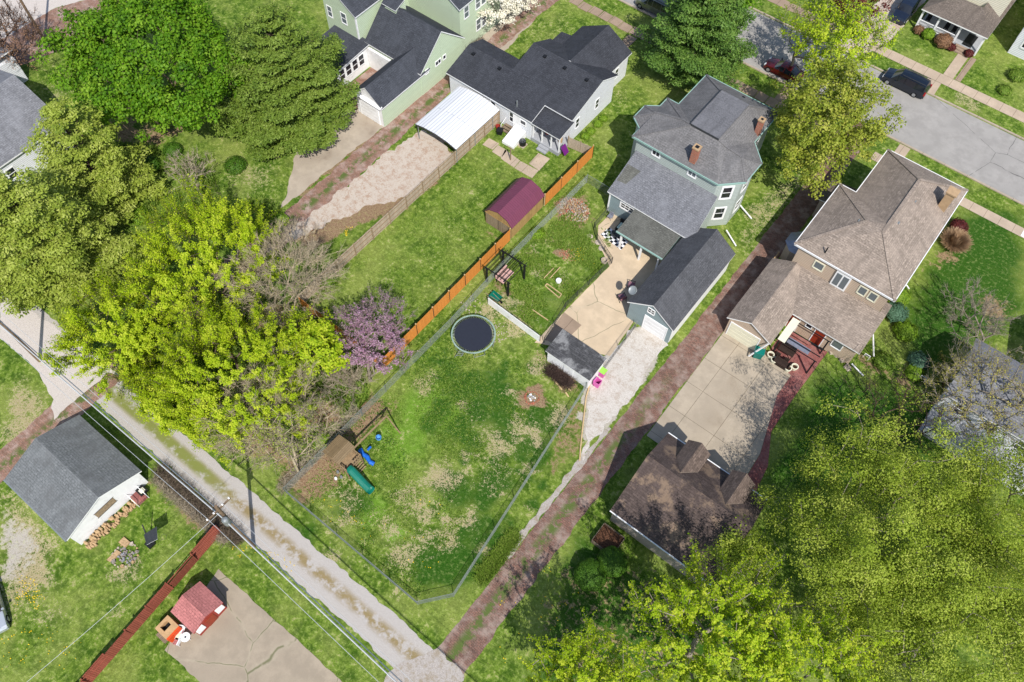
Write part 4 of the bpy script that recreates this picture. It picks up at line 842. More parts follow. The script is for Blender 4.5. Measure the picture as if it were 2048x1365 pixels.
def crowntips(c,rx,ry,rz,n,rn,shell=.55,lobes=.25,bottom=-.5):
    out=[]; ph=rn.uniform(0,6.28,6)
    while len(out)<n:
        d=rn.normal(size=3); d/=np.linalg.norm(d)
        if d[2]<bottom and rn.random()<.85: continue
        az=math.atan2(d[1],d[0]); lob=1+lobes*(math.sin(3*az+ph[0]+2*d[2])*.5+math.sin(5*az+ph[1]-3*d[2])*.35+math.sin(7*az+ph[2])*.25+.5*math.sin(4*d[2]*2+ph[3]+az))
        r=(shell+(1-shell)*rn.random()**.6)*lob; out.append(c+d*np.array([rx,ry,rz])*r)
    return np.array(out)
def tree(name,label,cat,px,py,hc,rx,rz,tips,leaf,n,size,seed,bark='brown',ry=None,trunk=.4,group=None,cr=.55,shoot=0,shell=.5,lobes=.25,rtip=.02,twig=0,base=None,bottom=-.5,trunks=1,twl=1.2,outw=.0,treeh=None,aspect=1.0,twr=.011,lean=0):
    rn=np.random.default_rng(seed); ry=ry or rx; c=np.array(g(px,py,hc)); b=np.array([c[0],c[1],0.]) if base is None else np.array(g(*base,0)); T=crowntips(c,rx,ry,rz,tips,rn,shell,lobes,bottom); T[:,2]=np.maximum(T[:,2],.5)
    root=empty(name,tuple(b),label,cat,group)
    P0,P1,r0,r1,N=skeleton(b,T,rn,max(.4,(hc-rz)*trunk+ .12*hc),rtip,trunks=trunks)
    segs=[(P0,P1,r0,r1)]; ends=T; outd=(T-(c-np.array([0,0,rz*.5]))); outd/=np.linalg.norm(outd,axis=1,keepdims=True)
    LP=[];LO=[];TI=[]
    if shoot or twig:
        m=int(twig or 3); idx=np.repeat(np.arange(len(T)),m); d=outd[idx]*(1.0+outw)+rn.normal(size=(len(idx),3))*.55+np.array([0,0,.35+lean]); d/=np.linalg.norm(d,axis=1,keepdims=True)
        L=rn.uniform(.5,1.1,len(idx))*twl; S=T[idx]-d*L[:,None]*.25; E=S+d*L[:,None]; segs.append((S,E,np.full(len(idx),twr*1.25),np.full(len(idx),twr*.45)))
        if twig:
            j=np.repeat(np.arange(len(idx)),2); f=rn.uniform(.25,.8,len(j))[:,None]; s2=S[j]+(E-S)[j]*f; d2=d[j]+rn.normal(size=(len(j),3))*.6; d2/=np.linalg.norm(d2,axis=1,keepdims=True); e2=s2+d2*(L[j]*.55)[:,None]; segs.append((s2,e2,np.full(len(j),twr*.8),np.full(len(j),twr*.35)))
        per=max(1,n//len(idx)); 
        if n:
            j=np.repeat(np.arange(len(idx)),per); f=rn.uniform(.0,1.05,len(j))[:,None]; LP.append(S[j]+(E-S)[j]*f+rn.normal(size=(len(j),3))*cr*.35*(1.1-f*.6)); LO.append(outd[idx][j]); TI.append(np.clip(.5+rn.normal(size=len(idx))[j]*.18+rn.normal(size=len(j))*.15+(f[:,0]-.5)*.25,0,1))
    elif n:
        per=n//len(T); j=np.repeat(np.arange(len(T)),per); o=rn.normal(size=(len(j),3)); o/=np.linalg.norm(o,axis=1,keepdims=True); o*=(rn.random(len(j))**.45)[:,None]*cr*np.array([1,1,.75])
        LP.append(T[j]+o); LO.append(o/cr*.8+outd[j]*.3); TI.append(np.clip(.5+(rn.normal(size=len(T))*.16)[j]+rn.normal(size=len(j))*.16,0,1))
    cat_=lambda i: np.concatenate([s[i] for s in segs])
    Vt,Ft=tubes(cat_(0),cat_(1),cat_(2),cat_(3),4); npmesh('trunk',Vt-b,Ft,BK[bark],root,smooth=True)
    if n:
        P=np.concatenate(LP);O=np.concatenate(LO);ti=np.concatenate(TI); kp=P[:,2]>.15; P=P[kp];O=O[kp];ti=ti[kp]
        V,Fq=leaves(P,size,rn,O,aspect); npmesh('crown',V-b,Fq,LM[leaf],root,attrs={'tint':np.repeat(ti,4)})
    return root
def conifer(name,label,cat,px,py,H,Rb,leaf,seed,levels=16,dens=1.0,bark='dark',top=.35,size=.17,z0=1.5,pw=.75,cs=.55,group=None,droop=.0,gap=.25):
    rn=np.random.default_rng(seed); b=np.array(g(px,py,0)); root=empty(name,tuple(b),label,cat,group)
    S0=[];S1=[];R0=[];R1=[];CL=[];CR=[];CD=[]
    S0.append(b);S1.append(b+[0,0,H*.97]);R0.append(.28*H/15);R1.append(.03)
    for l in range(levels):
        f=l/(levels-1); z=z0+(H-z0-.6)*f; Lr=Rb*(1-f)**pw*(.95)+top; nb=int(6+rn.integers(0,3)) if f<.8 else 5; a0=rn.uniform(0,6.28)
        for i in range(nb):
            az=a0+i*2*math.pi/nb+rn.normal()*.18; L=Lr*rn.uniform(.72,1.15); el=.05+.35*f-droop+rn.normal()*.05
            d=np.array([math.cos(az),math.sin(az),el]); s=b+[0,0,z]; pts=[s]; k=max(2,int(L/.75))
            for q in range(1,k+1):
                u=q/k; p=s+d*L*u+np.array([0,0,.12*L*u*u])+rn.normal(size=3)*.05; pts.append(p)
                S0.append(pts[-2]);S1.append(p);R0.append(.07*(1-u*.8)*(L/5+.3));R1.append(.05*(1-u*.8)*(L/5+.25))
                if u<gap: continue
                wd=.42*L*math.sin(min(1,u*.95+.1)*math.pi*.86)*.75
                side=np.array([-math.sin(az),math.cos(az),0])
                m=max(1,int(wd/.38))
                for sd in range(-m,m+1):
                    cpt=p+side*sd*wd/m*.8+d*abs(sd)/m*-.05+np.array([0,0,rn.normal()*.08]); CL.append(cpt); CR.append(cs*rn.uniform(.75,1.25)); CD.append(d*.7+side*np.sign(sd)*.6)
    for q in range(8): CL.append(b+np.array([rn.normal()*.15,rn.normal()*.15,H-.15-q*.25])); CR.append(.35); CD.append(np.array([0,0,1.]))
    CL=np.array(CL);CR=np.array(CR);CD=np.array(CD); CD/=np.linalg.norm(CD,axis=1,keepdims=True)
    per=int(24*dens); j=np.repeat(np.arange(len(CL)),per); o=rn.normal(size=(len(j),3)); o/=np.linalg.norm(o,axis=1,keepdims=True); o*=(rn.random(len(j))**.5*CR[j])[:,None]*np.array([1,1,.42])
    P=CL[j]+o; ti=np.clip(.45+(rn.normal(size=len(CL))*.15)[j]+rn.normal(size=len(j))*.14+o[:,2]*.5,0,1)
    V,Fq=leaves(P,size,rn,CD[j]*.2+np.array([0,0,.6])+o*.6,aspect=1.7); npmesh('crown',V-b,Fq,LM[leaf],root,attrs={'tint':np.repeat(ti,4)})
    Vt,Ft=tubes(np.array(S0),np.array(S1),np.array(R0),np.array(R1),5); npmesh('trunk',Vt-b,Ft,BK[bark],root,smooth=True); return root
DQ=1.0
G1='large trees standing along the back lots'
tree('maple_tree','huge dense bright green maple at the upper left','tree',302,128,8,9.0,6.2,640,'maple',60000,.27,11,ry=8.2,cr=.9,lobes=.22,shell=.66,bottom=-.3)
conifer('pine_tree','dark green pine with layered boughs between the maple and the mint green house','tree',596,252,15,8.3,'pine',12,levels=12,dens=1.9,size=.16,cs=.66,z0=1.2)
conifer('pine_tree','light olive pine overhanging the pale grey roof at the left edge','tree',228,408,13.5,5.2,'pine2',13,levels=9,dens=1.7,size=.17,cs=.72,gap=.35,pw=.6)
conifer('pine_tree','broad light olive pine beside the white gravel lot at the left edge','tree',150,560,14.5,6.6,'pine2',14,levels=10,dens=1.9,size=.17,cs=.74,gap=.3,pw=.6)
conifer('spruce_tree','dark green evergreen between the white bungalow and the street','tree',1378,150,14.5,5.6,'spruce',15,levels=13,dens=1.9,size=.16,cs=.7,pw=.55,top=.6)
GY_='yellow green trees in the grove beside the gravel alley'
tree('yellow_green_tree','tall yellow green tree at the top of the grove with upright shoots','tree',415,515,7.5,6.2,4.6,300,'yellow',62000,.135,21,shoot=1,group=GY_,twl=2.0,cr=.42,outw=.5,lean=.5,shell=.45,base=(470,620))
tree('yellow_green_tree','wide yellow green tree in the middle of the grove below the bare branches','tree',465,735,6.0,6.6,4.0,330,'yellow',64000,.135,22,shoot=1,group=GY_,twl=1.9,cr=.42,outw=.4,lean=.4,shell=.45,ry=6.0)
tree('yellow_green_tree','yellow green tree at the left end of the grove above the white gravel lot','tree',225,655,5.6,4.4,3.4,220,'yellow',38000,.135,23,shoot=1,group=GY_,twl=1.7,cr=.42,outw=.4,lean=.4,shell=.45,ry=5)
tree('yellow_green_shrub','low bright yellow thicket leaning over the edge of the gravel alley','shrub',330,795,2.6,6.2,2.0,260,'yellow',36000,.13,24,shoot=1,twl=1.1,cr=.5,shell=.4,ry=2.0,trunks=5,trunk=.2)
tree('yellow_green_tree','small yellow green tree beside the pink redbud at the right end of the grove','tree',622,695,5,2.6,2.6,110,'yellow2',8000,.2,25,shoot=1,group=GY_,twl=1.2,cr=.6,shell=.4)
GB='bare trees around the grove'
tree('bare_tree','bare grey tree with spreading branches against the wood fence end','tree',560,545,7.6,4.6,3.2,380,'bud',1500,.08,31,bark='bare',group=GB,twig=5,twl=1.3,shell=.25,base=(575,660),rtip=.015,twr=.011,outw=.3,trunks=3)
tree('bare_tree','large bare tree with several pale trunks behind the playset','tree',545,825,5.0,4.9,3.8,440,'olive',5000,.1,32,bark='bare',group=GB,twig=5,twl=1.3,shell=.2,base=(598,945),rtip=.016,twr=.011,trunks=5,outw=.2)
tree('bare_tree','small bare tree on the shaded lawn below the dense maple','tree',382,345,3.6,2.4,2.2,80,'bud',300,.08,33,bark='pale',group=GB,twig=4,twl=.9,shell=.2,base=(412,420),rtip=.02,twr=.014)
tree('bare_tree','bare grey tree on the lawn above the blue grey house at the right edge','tree',1952,632,3.4,3.0,2.3,120,'bud',200,.08,34,bark='grey',group=GB,twig=4,twl=1.0,shell=.2,base=(1958,690),rtip=.02,twr=.014)
tree('redbud_tree','pink flowering redbud tree beside the orange fence','tree',738,668,4.0,3.6,2.8,240,'pink',9000,.13,35,bark='grey',twig=4,twl=1.1,shell=.3,base=(742,762),rtip=.022,twr=.012,cr=.35,lobes=.3)
tree('bare_shrub','leafless brush growing on the chain link fence beside the redbud','shrub',690,760,2.0,2.4,1.4,90,'bud',400,.07,36,bark='pale',twig=5,twl=1.1,shell=.1,rtip=.016,twr=.013,trunks=5)
tree('street_tree','tall olive leaved street tree standing over the red car','tree',1655,245,8.5,5.0,6.0,400,'street',26000,.22,41,shell=.4,cr=.7,lobes=.3,base=(1600,290),ry=5.6)
tree('street_tree','lighter green street tree beside the asphalt at the top right','tree',1672,80,7,5.6,4.2,300,'yellow2',13000,.2,42,bark='grey',shoot=1,twl=1.3,shell=.35,cr=.6,base=(1572,150),ry=4.6)
GO='big olive green trees at the lower right'
tree('olive_green_tree','biggest olive green tree at the lower right beside the dark roofed garage','tree',1800,1080,8.5,8.0,5.4,380,'olive',100000,.125,51,bark='grey',group=GO,cr=1.05,shell=.55,lobes=.32,ry=7.8)
tree('olive_green_tree','olive green tree at the right edge below the blue grey house','tree',2015,1045,7.5,5.8,4.4,250,'olive',60000,.125,52,bark='grey',group=GO,cr=1.05,shell=.45,lobes=.15,ry=7.4)
tree('olive_green_tree','olive green tree filling the lower right corner','tree',1900,1300,8,7.5,5,310,'olive',72000,.125,53,bark='grey',group=GO,cr=1.05,shell=.45,lobes=.15,ry=6.5)
tree('olive_green_tree','small olive green tree leaning over the dark roof corner','tree',1482,1110,4.8,2.4,2.2,100,'olive',6500,.15,54,bark='grey',cr=.7,shell=.35,lobes=.3)
GN='bright spring green trees at the bottom edge'
tree('spring_green_tree','bright yellow green tree at the bottom edge below the dark roofed garage','tree',1425,1280,9,5.3,4.6,300,'yellow2',34000,.145,61,bark='grey',group=GN,shoot=1,twl=2.1,cr=.36,shell=.35,lobes=.3,lean=.4,rtip=.028)
tree('spring_green_tree','bright green tree at the bottom edge left of the larger one','tree',1165,1365,7,3.4,3.0,170,'yellow2',22000,.13,62,bark='grey',group=GN,shoot=1,twl=1.8,cr=.36,shell=.35,lobes=.3,lean=.2)
tree('spring_green_tree','bright green tree at the bottom edge under the big olive trees','tree',1610,1335,8.5,4.6,4.0,190,'yellow2',19000,.145,63,bark='grey',group=GN,shoot=1,twl=1.9,cr=.36,shell=.35,lobes=.3,lean=.4)
tree('budding_tree','sparse yellowish budding tree in front of the blue grey house','tree',1975,790,6.5,5.0,3.6,230,'sparse',3800,.12,71,bark='grey',shoot=1,twig=3,twl=1.3,cr=.4,shell=.3,rtip=.024,twr=.013,base=(1990,850))
tree('budding_tree','thin tangled budding tree on the lawn above the big olive trees','tree',1800,850,4.5,4.6,2.2,130,'olive',2600,.14,72,bark='dark',shoot=1,twig=3,twl=1.2,cr=.4,shell=.3,rtip=.02,twr=.013)
tree('forsythia','yellow flowering shrub at the corner of the blue grey house','shrub',1905,748,1.6,1.9,1.2,60,'sparse',1600,.16,73,bark='dark',shoot=1,twl=.8,cr=.35,shell=.3,trunks=3)
tree('blossom_tree','white blossoming tree beside the mint green house at the top edge','tree',1005,-10,4,3.4,2.6,140,'blossom',8000,.2,74,bark='dark',cr=.6,shell=.5)
tree('bronze_tree','bare bronze twigged tree at the upper left corner','tree',15,70,4.5,4.0,3.2,200,'brownleaf',4000,.11,75,bark='dark',twig=4,twl=1.1,shell=.25,rtip=.02,twr=.014,base=(30,130))
tree('red_leaf_tree','dark red leaved tree behind the pavement at the top edge','tree',1715,8,4,3.0,2.4,90,'darkred',5000,.2,76,bark='dark',cr=.6)
tree('broadleaf_tree','green tree on the corner behind the second street tree','tree',1455,-40,6,4.5,4,160,'maple',9000,.25,77,cr=.8)
# shrubs
def shrub(name,label,px,py,r,h,leaf,n,size,seed,group=None,twig=False):
    rn=np.random.default_rng(seed); c=np.array(g(px,py,h*.5)); b=np.array([c[0],c[1],0.]); root=empty(name,tuple(b),label,'shrub',group)
    d=rn.normal(size=(n,3)); d/=np.linalg.norm(d,axis=1,keepdims=True); d[:,2]=np.where(d[:,2]<-.6,-d[:,2],d[:,2]); lob=1+(.02 if leaf=='boxwood' else .06)*(np.sin(d[:,0]*9+seed)+np.sin(d[:,1]*11)+np.sin(d[:,2]*14))
    P=np.array([0,0,h*.5])+d*np.array([r,r,h*.5])*(lob*(1-rn.random(n)**2.2*.3))[:,None]; P[:,2]=np.maximum(P[:,2],.04)
    V,Fq=leaves(P,size,rn,d*1.2); npmesh('foliage',V,Fq,LM[leaf],root,attrs={'tint':np.repeat(np.clip(.5+rn.normal(size=n)*.2,0,1),4)})
    k=26; t=rn.normal(size=(k,3)); t/=np.linalg.norm(t,axis=1,keepdims=True); t[:,2]=np.abs(t[:,2])+.3; E=t*np.array([r,r,h])*.7; V2,F2=tubes(np.zeros((k,3))+[0,0,.02],E,np.full(k,.03),np.full(k,.008)); npmesh('stem',V2,F2,BK['dark'],root); return root
shrub('clipped_shrub','clipped round green shrub next to the wooden compost frame',1224,1124,1.22,1.9,'boxwood',16000,.085,81)
shrub('clipped_shrub','larger clipped round green shrub lower left of its neighbour',1181,1150,1.3,2.0,'boxwood',16000,.085,82)
shrub('rounded_shrub','yellow green rounded shrub in front of the white porch railing',1857,68,.75,1.1,'shrub',1800,.14,83)
shrub('rounded_shrub','largest brownish rounded shrub beside the porch steps',1888,82,1.0,1.4,'brownleaf',3200,.13,84)
shrub('rounded_shrub','small reddish brown shrub at the left end of the porch railing',1838,60,.6,.9,'brownleaf',1300,.12,85)
shrub('barberry','dark red shrub left of the porch walkway',1903,95,.5,.8,'darkred',1000,.12,86); shrub('barberry','dark red shrub right of the porch walkway',1938,107,.55,.8,'darkred',1000,.12,87)
shrub('barberry','dark red shrub on the lawn beside the brown hip roof',1918,452,.9,1.0,'darkred',2000,.13,88)
shrub('garden_shrub','lime green shrub below the brown house corner',1800,590,1.0,1.0,'shrub',2600,.15,89); shrub('garden_shrub','blue green shrub beside the white downspout of the brown house',1793,625,1.1,1.1,'bluegreen',2400,.15,90)
shrub('garden_shrub','leafy lime green shrub in the bed right of the brown house wing',1812,662,1.1,.9,'shrub',2600,.15,91); shrub('garden_shrub','pale green plant mound at the lower end of the side bed',1838,722,1.0,.8,'bluegreen',1800,.15,92)
shrub('garden_shrub','broad green plant mound by the white sign at the bed end',1768,722,1.0,.6,'weed',1800,.15,93); shrub('garden_shrub','green plant mound near the dark shadow of the blue grey house',1830,745,.9,.7,'shrub',1500,.15,94)
shrub('weed_clump','green weed clump in the brick rubble yard corner',1075,565-100,.8,.45,'shrub',900,.14,95)
for i,(x,y,l) in enumerate(((1182,262,'low green shrub second from the porch end of the bungalow side wall'),(1171,272,'low green shrub nearest the porch fence on the bungalow side wall'),(1196,248,'low green shrub third from the porch end of the bungalow side wall'),(1207,236,'low green shrub furthest from the porch on the bungalow side wall'))): shrub('foundation_shrub',l,x,y,.5,.6,'shrub',700,.13,96+i,group='low shrubs along the bungalow wall')
shrub('garden_shrub','grey green bush at the right end of the verge across the street',2035,150,1.0,1.0,'weed',1600,.15,101); shrub('garden_shrub','green perennial clump by the pavement across the street',2010,180,.8,.6,'weed',1200,.15,102)
rn=np.random.default_rng(5)
def tuft(name,label,px,py,r,h,leaf,n,seed,cat='ornamental grass'):
    rn=np.random.default_rng(seed); b=np.array(g(px,py,0)); az=rn.uniform(0,6.28,n); q=rn.random(n)**1.0; root=b+np.stack([np.cos(az)*r*.3*q,np.sin(az)*r*.3*q,np.zeros(n)],1)
    el=rn.uniform(.45,1.45,n); Lb=h*rn.uniform(.6,1.25,n); tip=root+np.stack([np.cos(az)*np.cos(el)*Lb,np.sin(az)*np.cos(el)*Lb,np.sin(el)*Lb],1); mid=(root+tip)/2+np.array([0,0,h*.08]); w=np.stack([-np.sin(az),np.cos(az),np.zeros(n)],1)*.03
    V=np.stack([root-w,root+w,mid+w,mid-w,mid-w,mid+w,tip+w*.3,tip-w*.3],1).reshape(-1,3); F=np.arange(8*n).reshape(-1,4)
    return tag(npmesh(name,V,F,LM[leaf],loc=tuple(b),attrs={'tint':np.repeat(rn.random(n),8)}),label,cat)
tuft('ornamental_grass','dry tan clump of ornamental grass beside the brown roofed house',1905,490,1.4,1.3,'straw',5000,5)
# day lily bed beside the alley and hedge of dead brush
n=5200; u=rn.random(n); P=np.array([g(1012+(a-.5)*0,1095,0) for a in (0,)])[0]; A=np.array(g(1030,1072));B=np.array(g(962,1158)); az=rn.uniform(0,6.28,n)
base=A+(B-A)*u[:,None]+np.stack([rn.normal(size=n)*.28,rn.normal(size=n)*.28,np.zeros(n)],1); tip=base+np.stack([np.cos(az)*.3,np.sin(az)*.3,rn.uniform(.25,.5,n)],1); w=np.stack([-np.sin(az),np.cos(az),np.zeros(n)],1)*.022
V=np.stack([base-w,base+w,tip+w*.3,tip-w*.3],1).reshape(-1,3); tag(npmesh('lily_bed',V,np.arange(4*n).reshape(-1,4),LM['weed'],loc=tuple(A),attrs={'tint':np.repeat(np.clip(.6+rn.normal(size=n)*.2,0,1),4)}),'strip of green lily leaves along the brick alley edge','plants',kind='stuff')
def brush(name,label,x0,x1,y0,y1,h,n,bark,seed,L=.9,kind='stuff',r=.012,cat='brush'):
    rn=np.random.default_rng(seed); b=np.stack([rn.uniform(x0,x1,n),rn.uniform(y0,y1,n),rn.random(n)**1.5*h],1); d=rn.normal(size=(n,3)); d[:,2]=np.abs(d[:,2])*.7; d/=np.linalg.norm(d,axis=1,keepdims=True); e=b+d*L*rn.uniform(.4,1,n)[:,None]
    V,F=tubes(b,e,np.full(n,r),np.full(n,r*.4),3); c=((x0+x1)/2,(y0+y1)/2,0); return tag(npmesh(name,V,F,BK[bark],loc=c),label,cat,kind=kind)

brush('dead_hedge','long dead brown brush hedge under the overhead wires',-38.2,-28.0,1.1,2.1,.8,3400,'brown',201,.8)
brush('dead_brush','pale dry brush in front of the long dead hedge',-37.8,-29,.5,1.2,.4,1800,'pale',202,.8)
brush('brush_pile','heap of cut brown branches beside the small white shed',-18.2,-15.6,29.2,30.2,.35,1500,'dark',203,.9,kind=None,cat='brush pile')
brush('fence_brush','dry brown stems along the chain link fence behind the playset',-29.2,-28.3,6.5,16,.9,1500,'pale',204,.8)
brush('alley_brush','dry brown stems in front of the mint green house side',-52,-50.2,56.5,60,.4,700,'brown',205,.8)
# grass: blades and weeds in patches, scattered over the lots
def scatter(name,label,cat,polys,n,h,leaf,seed,thr=.45,sc=.5,wd=.03,size=None):
    rn=np.random.default_rng(seed); out=[]
    for poly in polys:
        P=np.array(world_poly(poly)); lo=P.min(0);hi=P.max(0); q=rn.uniform(lo,hi,(n*2,2)); m=inpoly(P.tolist(),.05,q[:,0].copy(),q[:,1].copy())>.5; q=q[m]; q=q[fbm(q[:,0]*sc,q[:,1]*sc)>thr+rn.random(len(q))*.12]; out.append(q[:n])
    q=np.concatenate(out); n=len(q); az=rn.uniform(0,6.28,n)
    if size:
        V,F=leaves(np.concatenate([q,np.full((n,1),h)],1),size,rn,np.tile([0,0,3.],(n,1))); rep=4
    else:
        b=np.concatenate([q,np.zeros((n,1))],1); t=b+np.stack([np.cos(az)*h*.9,np.sin(az)*h*.9,h*rn.uniform(.4,1.2,n)],1); w=np.stack([-np.sin(az),np.cos(az),np.zeros(n)],1)*wd; V=np.stack([b-w,b+w,t+w*.4,t-w*.4],1).reshape(-1,3); F=np.arange(4*n).reshape(-1,4); rep=4
    c=(float(q[:,0].mean()),float(q[:,1].mean()),0); return tag(npmesh(name,V,F,LM[leaf],loc=c,attrs={'tint':np.repeat(np.clip(.5+rn.normal(size=n)*.25,0,1),rep)}),label,cat,kind='stuff')
YARD=[(570,960),(760,800),(900,650),(1080,690),(1150,770),(1040,960),(910,1180),(830,1195),(670,1060)]
GARD=[(975,590),(1000,520),(1160,370),(1215,430),(1225,510),(1130,620),(1085,670)]
LAWN=[(640,600),(920,330),(1130,300),(1160,330),(960,500),(780,680)]
scatter('lawn_grass','green grass blades in the main fenced yard','grass',[YARD],20000,.09,'weed',301,.5,.45,.03)
scatter('garden_weeds','green weeds in the garden yard between fence and driveway','weeds',[GARD],20000,.15,'weed',302,.46,.6,.035)
scatter('north_lawn','short lawn grass between the wood fence and the orange fence','grass',[LAWN],12000,.07,'weed',303,.42,.5,.03)
DP=[[(1140,500),(1190,490),(1200,540),(1150,560)],[(960,1230),(1100,1120),(1180,1200),(1000,1340)],[(40,1150),(110,1170),(80,1220),(30,1210)],[(0,1260),(200,1250),(150,1340),(0,1340)],[(690,455),(720,455),(715,475),(690,480)],[(600,1000),(900,1000),(880,1150),(700,1080)],[(450,1060),(600,1130),(560,1160),(470,1110)]]
scatter('dandelions','yellow dandelion flowers scattered over the lawns','flowers',DP,110,.08,'dandelion',304,.44,.8,size=.09)

WOOD=[[(240,600),(420,560),(640,610),(740,790),(690,860),(600,950),(400,880),(250,770)],[(225,290),(330,300),(560,420),(560,480),(300,450)]]
scatter('undergrowth','tangled green undergrowth on the floor of the grove','undergrowth',WOOD,26000,.5,'weed',305,.36,.35,.05)
scatter('clover_patches','coarse dark green clover clumps in the main yard','clover',[YARD],7000,.10,'boxwood',306,.56,.4,.05)
for i,(px,py,r_,l) in enumerate(((275,430,1.2,'green shrub in the shade left of the small bare tree'),(330,450,1.0,'green shrub directly below the light olive pine'),(560,440,.8,'green shrub beside the back brick alley above the grove'),(655,560,1.0,'green shrub against the lower end of the wood fence'),(640,880,.9,'green shrub under the bare branches beside the playset dirt'))): shrub('understory_shrub',l,px,py,r_,1.1,'shrub',1500,.14,120+i)

for i,(px,py,r_,l) in enumerate(((470,330,1.2,'shaded green shrub below the gap between the maple and the dark pine'),(300,330,1.1,'shaded green shrub on the bare soil right of the light olive pine'),(500,430,1.0,'green shrub touching the top of the tall yellow green tree'),(345,300,1.0,'small green shrub at the lower edge of the dense maple'))): shrub('understory_shrub',l,px,py,r_,1.2,'boxwood',1800,.13,140+i)
# ================================================================ FENCES
def along(a,b,n): return [tuple(a[i]+(b[i]-a[i])*k/n for i in (0,1)) for k in range(n+1)]
M['link']=plain('chain_link_wire',C(140,148,144,.8),.45,.4,.08,6,metal=.3)
M['linkdark']=plain('dark_wire',C(50,52,50),.6,.3,.1)
def chainlink(name,label,pts,h=1.2,mesh_m='link',rail='link',sp=3.0,step=.11,wr=.0045,z0=0):
    root=empty(name,(*pts[0],0),label,'fence'); ft=MB(); rl=MB(); V=[];
    for a,b in zip(pts[:-1],pts[1:]):
        L=math.dist(a,b); n=max(1,round(L/sp)); 
        for p in along(a,b,n)[(0 if a==pts[0] else 1):]: MB().cyl((*p,0),(*p,h+.06),.032,.032,rail,8).build('post',root)
        rl.cyl((*a,h),(*b,h),.019,.019,rail,6)
        d=((b[0]-a[0])/L,(b[1]-a[1])/L)
        u=-h
        while u<L:
            for s in (1,-1):
                u0,z_0,u1,z_1=(u,.03,u+h,h) if s==1 else (u+h,.03,u,h)
                # clip to the panel
                def clip(u0,z0_,u1,z1_):
                    t0=0;t1=1;du=u1-u0
                    for lim,sg in ((0,1),(L,-1)):
                        if du==0: continue
                        t=(lim-u0)/du
                        if (du*sg)>0: t0=max(t0,t)
                        else: t1=min(t1,t)
                    if t0>=t1: return None
                    return u0+du*t0,z0_+(z1_-z0_)*t0,u0+du*t1,z0_+(z1_-z0_)*t1
                c=clip(u0,z_0,u1,z_1)
                if c: V.append(((a[0]+d[0]*c[0],a[1]+d[1]*c[0],c[1]),(a[0]+d[0]*c[2],a[1]+d[1]*c[2],c[3])))
            u+=step
    rl.build('top_rail',root)
    P0=np.array([v[0] for v in V]);P1=np.array([v[1] for v in V]); Vt,Ft=tubes(P0,P1,np.full(len(P0),wr),np.full(len(P0),wr),3); npmesh('mesh',Vt-np.array([*pts[0],0]),Ft,M[mesh_m],root); return root
chainlink('chain_link_fence','galvanised chain link fence running the length of the big yard beside the orange fence',[(-28.3,6.8),(-28.1,28),(-28.4,37.5),(-28.3,49.8),(-24.9,49.8)],1.25)
chainlink('chain_link_fence','galvanised chain link fence along the gravel alley end of the big yard',[(-28.3,6.8),(-13.7,6.8),(-11.9,9.0),(-14.4,30.3)],1.15)
chainlink('wire_fence','dark thin wire fence between the garden yard and the concrete driveway',[(-20.2,31.7),(-20.9,36),(-20.4,43.0),(-23.2,44.4),(-24.25,45.4),(-24.3,47.8)],1.0,'linkdark','linkdark',1.8,.16,.006)
chainlink('driveway_gate','thin metal gate between the small white shed and the blue grey garage',[(-14.2,32.6),(-14.5,38.4)],1.1,'linkdark','galv',2.9,.2,.006)
chainlink('wire_fence','thin wire garden fence by the stepping stones below the brown roofed house',[(3.0,47.0),(5.4,45.6),(12,42)],.8,'linkdark','linkdark',2.5,.3,.005)
M['orange']=planks('orange_stained_wood',C(240,158,76),.14,.1,True,C(214,130,58)); M['post_pale']=plain('pale_post_wood',C(214,186,140),.8,.2,.1)
M['greyfence']=planks('grey_fence_wood',C(206,188,166),.14,.16,True,C(160,142,122)); M['redfence']=planks('red_fence_wood',C(172,98,80),.14,.14,True,C(140,66,54))
def boardfence(name,label,pts,h,mat,post,sec=2.4,side=1,bw=.14,group=None,gaps=0.006,rails=True,wob=0.0,postpeek=.08):
    root=empty(name,(*pts[0],0),label,'fence',group)
    for a,b in zip(pts[:-1],pts[1:]):
        L=math.dist(a,b); n=max(1,round(L/sec)); P=along(a,b,n); d=((b[0]-a[0])/L,(b[1]-a[1])/L); nr=(-d[1]*side,d[0]*side)
        for i in range(n):
            p=P[i];q=P[i+1]; l=math.dist(p,q); mb=MB(); m=int(l/bw); tl=rnd.uniform(-wob,wob)
            for k in range(m):
                u0=l*k/m+gaps;u1=l*(k+1)/m-gaps; hh=h+rnd.uniform(-.02,.02)+tl*.3
                if wob and rnd.random()<.03: continue
                v=[]
                for zz in (.04,hh):
                    for o in (.03,.05):
                        for u in (u0,u1): oo=o+tl*zz; v.append((p[0]+d[0]*u+nr[0]*oo,p[1]+d[1]*u+nr[1]*oo,zz))
                mb.faces(v,[(0,1,3,2)[::-1],(4,5,7,6),(0,1,5,4),(2,6,7,3),(0,4,6,2),(1,3,7,5)],mat)
            mb.build('board_panel',root)
            if rails:
                for zz in (.35,h*.55,h-.2): MB().beam((*p,zz),(*q,zz),.05,.09,post).build('rail',root)
        for i,p in enumerate(P):
            if i==0 and a!=pts[0]: continue
            MB().box(p[0]-.05,p[0]+.05,p[1]-.05,p[1]+.05,0,h+postpeek,post).build('post',root)
    return root
boardfence('orange_fence','bright orange stained wood fence from the barn shed down to the redbud',[(-29.95,39.0),(-29.95,20.5),(-40.4,20.6)],1.8,'orange','post_pale',2.44,1)
boardfence('orange_fence','bright orange stained wood fence from the barn shed up to the bungalow corner',[(-29.9,53.0),(-29.9,44.6)],1.8,'orange','post_pale',2.44,1)
